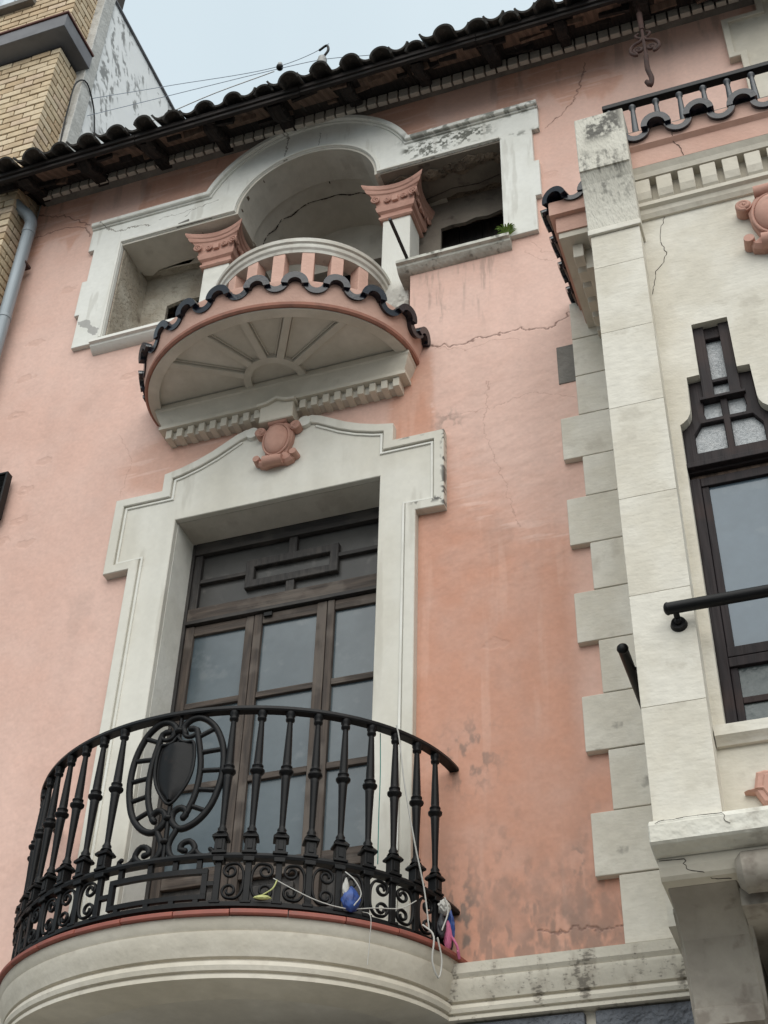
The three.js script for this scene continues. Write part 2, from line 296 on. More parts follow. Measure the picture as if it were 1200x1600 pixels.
const std = o => new THREE.MeshStandardMaterial(Object.assign({ roughness: 0.9, metalness: 0 }, o));
const phy = o => new THREE.MeshPhysicalMaterial(Object.assign({ roughness: 0.5, metalness: 0 }, o));
const rgb = (r, g, b) => new THREE.Color().setRGB(r, g, b);
const M = {
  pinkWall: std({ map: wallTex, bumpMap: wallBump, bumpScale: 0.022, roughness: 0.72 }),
  pink: std({ map: mottled([0.60, 0.385, 0.31], [0.54, 0.325, 0.255], [0.32, 0.205, 0.165], 1.7, 300, 0.4), bumpMap: plasterBump, bumpScale: 0.006, roughness: 0.8 }),
  ornament: std({ map: mottled([0.50, 0.285, 0.222], [0.44, 0.240, 0.185], [0.22, 0.135, 0.11], 0.6, 320, 0.5), bumpMap: plasterBump, bumpScale: 0.003, roughness: 0.8 }),
  rim: std({ map: mottled([0.33, 0.15, 0.105], [0.27, 0.125, 0.09], [0.16, 0.09, 0.07], 0.6, 325, 0.5), roughness: 0.85 }),
  white: std({ map: mottled([0.715, 0.705, 0.655], [0.66, 0.645, 0.585], [0.44, 0.42, 0.37], 1.3, 340, 0.35), bumpMap: plasterBump, bumpScale: 0.004, roughness: 0.8 }),
  cream: std({ map: mottled([0.665, 0.632, 0.555], [0.59, 0.55, 0.465], [0.42, 0.385, 0.32], 0.9, 360, 0.5), bumpMap: brushBump, bumpScale: 0.0022, roughness: 0.9 }),
  creamSmooth: std({ map: mottled([0.62, 0.575, 0.49], [0.55, 0.505, 0.42], [0.33, 0.285, 0.23], 1.1, 380, 0.45), bumpMap: plasterBump, bumpScale: 0.004, roughness: 0.85 }),
  soffit: std({ map: mottled([0.60, 0.565, 0.50], [0.52, 0.485, 0.42], [0.36, 0.32, 0.27], 1.0, 400, 0.4), bumpMap: plasterBump, bumpScale: 0.004 }),
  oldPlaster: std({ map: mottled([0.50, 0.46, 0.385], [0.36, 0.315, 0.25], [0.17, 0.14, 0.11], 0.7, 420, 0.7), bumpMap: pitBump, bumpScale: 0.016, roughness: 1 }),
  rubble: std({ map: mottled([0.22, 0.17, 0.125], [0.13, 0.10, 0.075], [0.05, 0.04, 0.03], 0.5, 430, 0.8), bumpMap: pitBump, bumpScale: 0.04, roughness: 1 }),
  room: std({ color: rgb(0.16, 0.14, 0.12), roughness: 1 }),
  iron: phy({ map: mottled([0.010, 0.010, 0.0105], [0.007, 0.007, 0.0075], [0.028, 0.020, 0.016], 0.4, 440, 0.35), roughness: 0.4, specularIntensity: 0.32, bumpMap: plasterBump, bumpScale: 0.0012 }),
  rust: std({ map: mottled([0.065, 0.032, 0.026], [0.038, 0.022, 0.019], [0.018, 0.013, 0.012], 0.3, 450, 0.6), roughness: 0.9 }),
  doorWood: std({ map: woodTex([0.088, 0.066, 0.052], [0.040, 0.031, 0.026], [0.15, 0.125, 0.105], 500, 0.5), bumpMap: woodBump, bumpScale: 0.003, roughness: 0.8 }),
  doorDark: std({ map: woodTex([0.034, 0.029, 0.026], [0.018, 0.016, 0.0155], [0.085, 0.073, 0.063], 520, 0.4), bumpMap: woodBump, bumpScale: 0.003, roughness: 0.7 }),
  bayWood: phy({ map: woodTex([0.024, 0.017, 0.018], [0.014, 0.011, 0.0125], [0.055, 0.029, 0.022], 540, 0.3), bumpMap: woodBump, bumpScale: 0.002, roughness: 0.6, specularIntensity: 0.4 }),
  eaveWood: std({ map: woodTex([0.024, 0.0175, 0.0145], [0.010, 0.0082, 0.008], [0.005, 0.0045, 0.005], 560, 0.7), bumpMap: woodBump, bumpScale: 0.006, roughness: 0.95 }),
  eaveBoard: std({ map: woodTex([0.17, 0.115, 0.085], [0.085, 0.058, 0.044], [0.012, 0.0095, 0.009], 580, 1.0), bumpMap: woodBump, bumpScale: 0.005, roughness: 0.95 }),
  roofTile: std({ map: mottled([0.048, 0.043, 0.038], [0.026, 0.024, 0.0215], [0.17, 0.165, 0.14], 0.35, 600, 0.55), bumpMap: grainBump, bumpScale: 0.006, roughness: 0.95 }),
  glaze: phy({ map: mottled([0.007, 0.009, 0.022], [0.006, 0.007, 0.011], [0.035, 0.027, 0.021], 0.35, 620, 0.45), roughness: 0.25, clearcoat: 0.3, clearcoatRoughness: 0.12, bumpMap: plasterBump, bumpScale: 0.003 }),
  terracotta: std({ map: mottled([0.33, 0.095, 0.065], [0.25, 0.075, 0.055], [0.16, 0.10, 0.08], 0.5, 640, 0.5), roughness: 0.6 }),
  slate: std({ map: mottled([0.145, 0.155, 0.175], [0.10, 0.108, 0.125], [0.055, 0.058, 0.065], 0.6, 660, 0.6), bumpMap: stoneBump, bumpScale: 0.035, roughness: 0.95 }),
  cement: std({ map: mottled([0.20, 0.185, 0.165], [0.15, 0.14, 0.125], [0.09, 0.085, 0.078], 0.6, 680, 0.5), bumpMap: grainBump, bumpScale: 0.006 }),
  concrete: std({ map: mottled([0.20, 0.20, 0.21], [0.165, 0.165, 0.175], [0.11, 0.11, 0.115], 1.2, 690, 0.4), roughness: 0.9 }),
  mortar: std({ color: rgb(0.045, 0.036, 0.030), roughness: 1 }),
  zinc: std({ map: mottled([0.30, 0.34, 0.37], [0.25, 0.285, 0.31], [0.17, 0.18, 0.19], 0.6, 700, 0.4), roughness: 0.55, metalness: 0.25 }),
  cable: std({ color: rgb(0.02, 0.02, 0.022), roughness: 0.7 }),
  glass: phy({ map: mottled([0.080, 0.104, 0.118], [0.062, 0.084, 0.098], [0.125, 0.145, 0.155], 0.9, 720, 0.6), roughness: 0.22 }),
  bayGlass: phy({ map: mottled([0.100, 0.138, 0.172], [0.092, 0.128, 0.160], [0.13, 0.165, 0.19], 0.9, 740, 0.5), roughness: 0.15 }),
  patternGlass: phy({ map: mottled([0.36, 0.375, 0.385], [0.31, 0.325, 0.335], [0.40, 0.40, 0.40], 0.3, 760, 0.5), bumpMap: dataTex(256, 256, (u, v) => { const a = tfbm(u, v, 8, 780, 2), h = 0.5 + 0.5 * Math.sin((a * 5 + u * 6) * Math.PI * 2); return [h, h, h]; }, false, 0.12), bumpScale: 0.0009, roughness: 0.3 }),
  darkGlass: phy({ map: mottled([0.075, 0.092, 0.092], [0.06, 0.075, 0.077], [0.11, 0.125, 0.125], 0.12, 765, 0.5), roughness: 0.3, bumpMap: grainBump, bumpScale: 0.004 }),
  dirtyCream: std({ map: dataTex(1024, 512, (u, v) => { const a = tfbm(u, v, 6, 1700, 5), st = tfbm((u * 6) % 1, v, 5, 1705, 5), sp = tfbm(u, v, 90, 1710, 4), big = tfbm((u * 2) % 1, v, 4, 1715, 4); let c = mix([0.66, 0.62, 0.53], [0.57, 0.53, 0.445], a); c = mix(c, [0.33, 0.285, 0.23], sstep(0.50, 0.70, st * 0.7 + big * 0.3) * 0.55); return mix(c, [0.075, 0.065, 0.055], sstep(0.56, 0.66, sp * 0.35 + st * 0.4 + big * 0.25) * 0.6); }, true, 1), bumpMap: plasterBump, bumpScale: 0.005, roughness: 0.9 }),
  darkPlaster: std({ map: mottled([0.20, 0.172, 0.142], [0.15, 0.128, 0.105], [0.06, 0.048, 0.04], 0.8, 1730, 0.7), bumpMap: plasterBump, bumpScale: 0.006, roughness: 1 }),  // darker plaster for the right bay of the loggia
  transomGlass: phy({ map: mottled([0.062, 0.060, 0.057], [0.046, 0.045, 0.043], [0.115, 0.108, 0.10], 0.7, 725, 0.7), roughness: 0.38, specularIntensity: 0.6 }),
};

// ------------------------------------------------------------------ ground and street
structure('ground', boxUV(new THREE.PlaneGeometry(300, 300).rotateX(-Math.PI / 2)), std({ map: mottled([0.15, 0.145, 0.135], [0.12, 0.115, 0.11], [0.08, 0.077, 0.074], 2.5, 800, 0.5), roughness: 0.95 }));
structure('road', boxUV(new THREE.BoxGeometry(60, 0.02, 4.2).translate(0, 0.01, 5.2)), std({ map: mottled([0.07, 0.07, 0.07], [0.055, 0.055, 0.056], [0.035, 0.035, 0.035], 2, 810, 0.5), roughness: 0.95 }));
structure('pavement', boxUV(new THREE.BoxGeometry(60, 0.14, 3.0).translate(0, 0.07, 1.5)), std({ map: mottled([0.30, 0.285, 0.26], [0.25, 0.24, 0.22], [0.16, 0.15, 0.14], 2, 820, 0.5), roughness: 0.95 }));

const CX = -2.957;
// ------------------------------------------------------------------ pink house
const house = thing('pink_house', 'weathered pink stucco house with a fluted loggia, curved balconies and dark tiled eaves', 'house', [-2.957, 0, 0]);
house.userData.label = 'weathered pink stucco house with arched loggia, curved balconies and dark tiled eaves';
function arc(cx, cy, rx, ry, a0, a1, n = 28) { return Array.from({ length: n + 1 }, (_, i) => { const a = a0 + (a1 - a0) * i / n; return [cx + rx * Math.cos(a), cy + ry * Math.sin(a)]; }); }
const AX = -2.947, AR = 0.563, AH = 0.515, LY = 10.255;
const archIn = arc(AX, LY, AR, AH, 0, Math.PI, 36); // right to left
const loggiaHole = [[-4.462, 9.12], [-3.793, 9.12], [-3.793, 8.45], [-2.121, 8.45], [-2.121, 9.12], [-1.453, 9.12], [-1.453, LY], ...archIn, [-4.462, LY]];
const doorHole = [[-3.623, 4.2], [-2.276, 4.2], [-2.276, 7.274], [-3.623, 7.274]];
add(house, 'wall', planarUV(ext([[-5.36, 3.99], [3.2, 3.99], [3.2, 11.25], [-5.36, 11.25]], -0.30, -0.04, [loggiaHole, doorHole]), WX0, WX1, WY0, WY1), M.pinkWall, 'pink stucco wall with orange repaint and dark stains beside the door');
// ground storey below the cornice
add(house, 'lower_wall', bx(-5.36, 3.2, 0.1, 3.988, -0.30, -0.045), M.creamSmooth);
{ const xs = [-5.30, -4.16, -1.80, -1.155, -0.5, 0.15, 0.8, 1.45, 2.1, 2.75]; const spans = [[-5.30, -4.75], [-4.72, -4.17], [-4.14, -3.6], [-3.57, -3.0], [-2.97, -2.43], [-2.40, -1.87], [-1.842, -1.262], [-1.215, -0.62], [-0.57, 0.03], [0.08, 0.68]];
  for (const [a, b] of spans) for (const [y0, y1] of [[3.60, 3.948], [3.22, 3.55]]) add(house, 'stone_panel', rbx(a, b, y0, y1, -0.06, -0.01, 0.008), M.slate); void xs; }

// closed rooms behind the openings
function room(x0, x1, y0, y1, z0, z1) { // open towards +z
  const t = 0.05; return merged([bx(x0 - t, x1 + t, y0 - t, y0, z0, z1), bx(x0 - t, x1 + t, y1, y1 + t, z0, z1), bx(x0 - t, x0, y0, y1, z0, z1), bx(x1, x1 + t, y0, y1, z0, z1), bx(x0 - t, x1 + t, y0 - t, y1 + t, z0 - t, z0)]);
}
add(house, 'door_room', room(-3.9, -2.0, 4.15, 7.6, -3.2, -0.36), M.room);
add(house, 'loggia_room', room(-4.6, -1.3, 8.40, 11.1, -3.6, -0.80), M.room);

// ---- door surround
const surTex = dataTex(768, 1152, (u, v) => {
  const x = -4.1 + u * 2.3, y = 4.2 + v * 3.75, a = fbm(x * 3, y * 2.4, 860, 5), b = fbm(x * 40, y * 40, 863, 3), st = fbm(x * 13, y * 1.5, 866, 4), g = fbm(x * 30, y * 24, 869, 4);
  let c = mix([0.655, 0.635, 0.57], [0.595, 0.568, 0.495], sstep(0.3, 0.72, a)); c = c.map(k => k * (1 + (b - 0.5) * 0.08 + (st - 0.5) * 0.10));
  const edge = Math.max(sstep(0.03, 0.0, Math.abs(x + 1.868)) * sstep(6.9, 6.95, y) * sstep(7.54, 7.50, y), sstep(0.03, 0, Math.abs(y - 7.525)) * sstep(-2.2, -2.1, x), sstep(0.035, 0.0, Math.abs(y - 6.985)) * sstep(-2.1, -2.02, x), sstep(0.02, 0, Math.abs(x + 4.05)) * sstep(7.50, 7.525, y));
  c = mix(c, [0.045, 0.042, 0.04], edge * sstep(0.50, 0.60, g) * 0.9);
  return mix(c, [0.40, 0.37, 0.31], sstep(0.62, 0.76, fbm(x * 11, y * 2, 875, 5)) * 0.35);
});
const surMat = std({ map: surTex, bumpMap: plasterBump, bumpScale: 0.004, roughness: 0.82 }), surUV = g => planarUV(g, -4.1, -1.8, 4.2, 7.95);
{
  const hw = 0.922, c = -2.966;
  const half = [[hw, 4.212], [hw, 6.935], [1.094, 6.93], [1.094, 7.525], [0.772, 7.525], [0.772, 7.665], [0.66, 7.69], [0.55, 7.728], [0.45, 7.775], [0.36, 7.83], [0.29, 7.872], [0.225, 7.897], [0.175, 7.893], [0.145, 7.868], [0.140, 7.84]];
  const right = half.map(([x, y]) => [c + x, y]), left = half.map(([x, y]) => [c - x, y]).reverse();
  const body = [...right, [c + 0.09, 7.81], [c - 0.09, 7.81], ...left, [-3.623, 4.212], [-3.623, 7.274], [-2.276, 7.274], [-2.276, 4.212]];
  const s = part(house, 'door_surround', 'cream moulded surround with stepped ears');
  add(s, 'architrave', surUV(ext(body, -0.045, -0.002, [], 0.004)), surMat);
  // raised border, each side, with its scrolled inner end
  const rl = [...right.slice(0, -1), [c + 0.142, 7.835], [c + 0.165, 7.808], [c + 0.2, 7.81]];
  const bR = strip(right, 0, 0.062, -0.005, 0.020, 0.004), bL = strip(left, 0, 0.062, -0.005, 0.020, 0.004);
  add(s, 'border', surUV(bR), surMat); add(s, 'border', surUV(bL), surMat);
  add(s, 'bead', strip(right.slice(0, 11), 0.070, 0.085, -0.005, 0.008, 0.002), M.white); add(s, 'bead', strip(left.slice(4), 0.070, 0.085, -0.005, 0.008, 0.002), M.white);
  for (const sg of [-1, 1]) add(s, 'scroll_end', boxUV(new THREE.CylinderGeometry(0.042, 0.046, 0.034, 20).rotateX(Math.PI / 2).translate(c + sg * 0.178, 7.85, 0.01)), M.white);
  void rl;
}
// reveals of the door opening
add(house, 'door_reveal', bx(-3.66, -3.619, 4.2, 7.27, -0.34, -0.042), M.white); add(house, 'door_reveal', bx(-2.280, -2.24, 4.2, 7.27, -0.34, -0.042), M.white); add(house, 'door_soffit', bx(-3.66, -2.24, 7.270, 7.31, -0.34, -0.042), M.soffit);

// cartouche: plaster shield with rolled edges
function cartouche(parent, cx, cy, z, k, mat) {
  const g = part(parent, 'cartouche', 'pink plaster shield with rolled edges');
  const kx = 0.80, L = [[0.10, 0.115], [0.125, 0.06], [0.118, 0], [0.095, -0.065], [0.085, -0.10], [0.12, -0.125], [0.155, -0.125], [0.135, -0.165], [0.085, -0.18], [0.03, -0.17]].map(p => [p[0] * kx, p[1]]);
  const pr = [...L.map(([x, y]) => [cx + x * k, cy + y * k]), ...L.slice().reverse().map(([x, y]) => [cx - x * k, cy + y * k]), [cx - 0.06 * k, cy + 0.15 * k], [cx + 0.06 * k, cy + 0.15 * k]];
  add(g, 'plate', ext(pr, z, z + 0.05 * k, [], 0.016 * k), mat);
  const dome = new THREE.SphereGeometry(1, 28, 18); dome.scale(0.078 * k, 0.118 * k, 0.05 * k); dome.translate(cx, cy + 0.005 * k, z + 0.048 * k); add(g, 'boss', boxUV(dome), mat);
  const rim = arc(cx, cy + 0.005 * k, 0.084 * k, 0.124 * k, 0, Math.PI * 2, 32).slice(0, -1).map(p => [p[0], p[1], z + 0.055 * k]); add(g, 'bead', tube(rim, 0.0075 * k, 2, 6, true), mat);
  for (const s of [-1, 1]) {
    const sp = spiral(cx + s * 0.112 * k, cy + 0.10 * k, 0.006 * k, 0.030 * k, s > 0 ? Math.PI : 0, s * -1.8, 12).map(p => [p[0], p[1], z + 0.05 * k]); add(g, 'volute', tube(sp, 0.011 * k, 2, 6), mat);
    add(g, 'volute_core', boxUV(new THREE.CylinderGeometry(0.034 * k, 0.036 * k, 0.05 * k, 18).rotateX(Math.PI / 2).translate(cx + s * 0.112 * k, cy + 0.10 * k, z + 0.026 * k)), mat);
    add(g, 'lower_curl', boxUV(new THREE.CylinderGeometry(0.022 * k, 0.026 * k, 0.06 * k, 16).rotateX(Math.PI / 2).translate(cx + s * 0.118 * k, cy - 0.122 * k, z + 0.032 * k)), mat);
  }
  add(g, 'roll', boxUV(new THREE.CylinderGeometry(0.032 * k, 0.032 * k, 0.12 * k, 18).rotateZ(Math.PI / 2).translate(cx, cy + 0.165 * k, z + 0.045 * k)), mat);
  add(g, 'roll', boxUV(new THREE.CylinderGeometry(0.036 * k, 0.03 * k, 0.12 * k, 18).rotateZ(Math.PI / 2 - 0.05).translate(cx - 0.01 * k, cy - 0.155 * k, z + 0.05 * k)), mat);
  return g;
}
cartouche(house, -2.955, 7.705, 0.0, 1.04, M.ornament);
{ const c = part(house, 'keystone'); add(c, 'block', ext([[-3.075, 7.86], [-2.845, 7.86], [-2.845, 8.0], [-2.90, 8.005], [-2.96, 8.03], [-3.02, 8.005], [-3.075, 8.0]], -0.045, 0.088, [], 0.006), M.creamSmooth);
  add(c, 'cap', strip([[-2.83, 7.985], [-2.90, 7.992], [-2.96, 8.022], [-3.02, 7.992], [-3.09, 7.985]], -0.022, 0.0, -0.045, 0.112, 0.004), M.creamSmooth); }

// ---- the french door
{
  const d = part(house, 'door', 'weathered brown double door with glass panes'), z0 = -0.33, zf = -0.275;
  const V = (x0, x1, y0, y1, mat = M.doorWood, n = 'stile', za = z0, zb = zf) => { const g = boxUV(rbx(x0, x1, y0, y1, za, zb, 0.005), rnd(), rnd()); return add(d, n, x1 - x0 > y1 - y0 ? turnUV(g) : g, mat); };
  V(-3.622, -3.60, 4.21, 7.27, M.doorDark, 'jamb', -0.345, -0.262); V(-2.30, -2.277, 4.21, 7.27, M.doorDark, 'jamb', -0.345, -0.262); V(-3.60, -2.30, 7.18, 7.272, M.doorDark, 'head', -0.345, -0.262);
  // transom
  V(-3.60, -3.548, 6.765, 7.18, M.doorDark, 'transom_stile'); V(-2.345, -2.30, 6.765, 7.18, M.doorDark, 'transom_stile'); V(-3.60, -2.30, 6.665, 6.765, M.doorWood, 'transom_rail', -0.34, -0.268);
  V(-3.60, -2.30, 6.640, 6.668, M.doorDark, 'drip_rail', -0.345, -0.255);
  V(-3.548, -3.235, 6.955, 6.985, M.doorDark, 'muntin'); V(-2.632, -2.345, 6.955, 6.985, M.doorDark, 'muntin');
  V(-2.963, -2.908, 7.058, 7.18, M.doorDark, 'muntin'); V(-2.963, -2.908, 6.765, 6.848, M.doorDark, 'muntin');
  add(d, 'fret', ext([[-3.236, 6.848], [-2.63, 6.848], [-2.63, 7.06], [-3.236, 7.06]], z0 - 0.004, zf + 0.006, [[[-3.18, 6.905], [-2.683, 6.905], [-2.683, 7.001], [-3.18, 7.001]]], 0.004), M.doorDark);
  add(d, 'transom_pane', bx(-3.55, -2.34, 6.76, 7.185, -0.312, -0.306), M.transomGlass);
  // leaves
  for (const [a, b, w] of [[-3.60, -3.545, 0], [-3.205, -3.153, 0], [-3.149, -3.097, 0], [-2.747, -2.684, 0], [-2.680, -2.636, 0], [-2.345, -2.30, 0]]) V(a, b, 4.22, 6.636, M.doorWood, 'stile', z0 + w, zf - hash(Math.round(a * 1000), 1, 2) * 0.006);
  for (const [a, b] of [[-3.545, -3.205], [-3.097, -2.747], [-2.636, -2.345]]) {
    V(a, b, 6.565, 6.634, M.doorWood, 'rail', z0, zf - 0.008);
    for (const y of [6.066, 5.528]) V(a, b, y - 0.02, y + 0.02, M.doorWood, 'muntin', z0 + 0.01, zf - 0.006);
    V(a, b, 4.93, 5.03, M.doorWood, 'rail', z0, zf - 0.008); V(a, b, 4.225, 4.36, M.doorWood, 'rail', z0, zf - 0.008);
    add(d, 'panel', rbx(a, b, 4.36, 4.93, z0, z0 + 0.02, 0.004), M.doorDark); add(d, 'raised_panel', rbx(a + 0.035, b - 0.035, 4.40, 4.89, z0 + 0.018, z0 + 0.04, 0.01), M.doorDark);
    for (const [y0, y1] of [[6.084, 6.568], [5.546, 6.048], [5.028, 5.510]]) add(d, 'pane', boxUV(bx(a - 0.004, b + 0.004, y0, y1, -0.309, -0.303), rnd(), rnd()), M.glass);
  }
  add(d, 'bolt', rbx(-3.085, -3.03, 6.60, 6.63, zf - 0.004, zf + 0.012, 0.004), M.iron);
}

// ---- loggia: surround, columns, sills, vault
const logCracks = [crack(0.006, [[-3.146, 11.105], [-3.142, 10.885], [-3.144, 10.697]]), crack(0.005, [[-4.667, 10.547], [-4.588, 10.459], [-4.524, 10.421], [-4.432, 10.422], [-4.326, 10.408], [-4.242, 10.38]]), crack(0.003, [[-4.168, 10.424], [-4.01, 10.426], [-3.809, 10.443], [-3.678, 10.471]]), crack(0.003, [[-3.95, 10.36], [-3.86, 10.45]]), crack(0.003, [[-2.87, 10.95], [-2.88, 10.8]])];
const logTex = dataTex(1280, 740, (u, v) => {
  const x = -4.85 + u * 3.8, y = 9.05 + v * 2.2; const a = fbm(x * 3, y * 3, 900, 5), b = fbm(x * 40, y * 40, 903, 3), st = fbm(x * 14, y * 1.6, 906, 4);
  let c = mix([0.715, 0.71, 0.665], [0.65, 0.64, 0.585], sstep(0.3, 0.7, a)); c = c.map(k => k * (1 + (b - 0.5) * 0.09 + (st - 0.5) * 0.10));
  const gr = fbm(x * 24, y * 24, 910, 5), gb = fbm(x * 6, y * 5, 915, 4);
  let m = sstep(0.16, 0.02, segDist(x, y, [[-2.0, 10.40], [-1.84, 10.43], [-1.58, 10.42]]) + (gb - 0.5) * 0.22) * sstep(0.48, 0.60, fbm(x * 48, y * 48, 911, 4) * 0.6 + gr * 0.4);
  m = Math.max(m, sstep(0.09, 0.02, segDist(x, y, [[-2.15, 10.43], [-2.10, 10.36]]) + (gb - 0.5) * 0.12) * sstep(0.44, 0.58, gr));
  m = Math.max(m, sstep(0.09, 0.01, Math.abs(y - 10.54) + (gb - 0.5) * 0.06) * sstep(-2.3, -2.1, x) * sstep(0.42, 0.62, gr) * 0.8);
  m = Math.max(m, sstep(10.30, 10.255, y) * sstep(10.22, 10.25, y) * sstep(-2.4, -2.2, x) * sstep(0.45, 0.65, gr) * 0.7);
  c = mix(c, [0.07, 0.072, 0.055], m * 0.9);
  c = mix(c, [0.42, 0.40, 0.35], sstep(0.60, 0.74, fbm(x * 16, y * 2.2, 920, 5)) * 0.4);
  const chip = [[-4.708, 9.437], [-4.642, 9.444], [-4.594, 9.42], [-4.569, 9.34], [-4.511, 9.321], [-4.51, 9.25], [-4.591, 9.277], [-4.607, 9.339], [-4.689, 9.395]];
  let inside = false; const jx = x + (b - 0.5) * 0.03, jy = y + (gr - 0.5) * 0.04; for (let i = 0, j = chip.length - 1; i < chip.length; j = i++) { const [xi, yi] = chip[i], [xj, yj] = chip[j]; if ((yi > jy) !== (yj > jy) && jx < (xj - xi) * (jy - yi) / (yj - yi) + xi) inside = !inside; }
  if (inside) c = [0.34 + b * 0.06, 0.33 + b * 0.06, 0.31 + b * 0.06];
  c = mix(c, [0.17, 0.15, 0.125], 0.8 * crackAt(x, y, logCracks)); return c;
});
const logMat = std({ map: logTex, bumpMap: plasterBump, bumpScale: 0.004, roughness: 0.82 });
{
  const outerArc = arc(-2.952, 10.55 - 0.339, 0.879, 0.879, Math.asin(0.339 / 0.879), Math.PI - Math.asin(0.339 / 0.879), 36);
  const right = [[-1.222, 9.163], [-1.222, 9.52], [-1.182, 9.52], [-1.182, 9.902], [-1.218, 9.902], [-1.218, 10.262], [-1.166, 10.262], [-1.166, 10.55]];
  const left = [[-4.756, 10.55], [-4.756, 10.262], [-4.705, 10.262], [-4.705, 9.902], [-4.745, 9.902], [-4.745, 9.52], [-4.705, 9.52], [-4.705, 9.163]];
  const arcIn = archIn;
  const body = [...right, ...outerArc, ...left, [-4.462, 9.163], [-4.462, LY], ...arcIn.slice().reverse(), [-1.453, LY], [-1.453, 9.163]];
  const s = part(house, 'loggia_surround', 'white plaster surround with stepped edges and a central arch');
  add(s, 'architrave', planarUV(ext(body, -0.045, -0.003, [], 0.003), -4.85, -1.05, 9.05, 11.25), logMat);
  const top = [[-1.166, 10.55], ...outerArc, [-4.756, 10.55]];
  add(s, 'cornice', planarUV(strip(top, -0.012, 0.030, -0.045, 0.036, 0.005), -4.85, -1.05, 9.05, 11.25), logMat);
  add(s, 'bead', planarUV(strip(top, 0.030, 0.045, -0.006, 0.012, 0.003), -4.85, -1.05, 9.05, 11.25), logMat);
  const inl = [[-4.462, 9.2], [-4.462, LY], ...arcIn.slice().reverse(), [-1.453, LY]];
  add(s, 'inner_bead', strip(inl, 0.004, 0.026, -0.006, 0.010, 0.003), M.white);
  add(s, 'inner_liner', strip(inl.slice(1, -1), -0.020, 0.0, -0.302, -0.012, 0.002), M.soffit); add(s, 'lintel_soffit', bx(-2.36, -1.455, LY - 0.020, LY, -0.302, -0.012), M.darkPlaster);
}
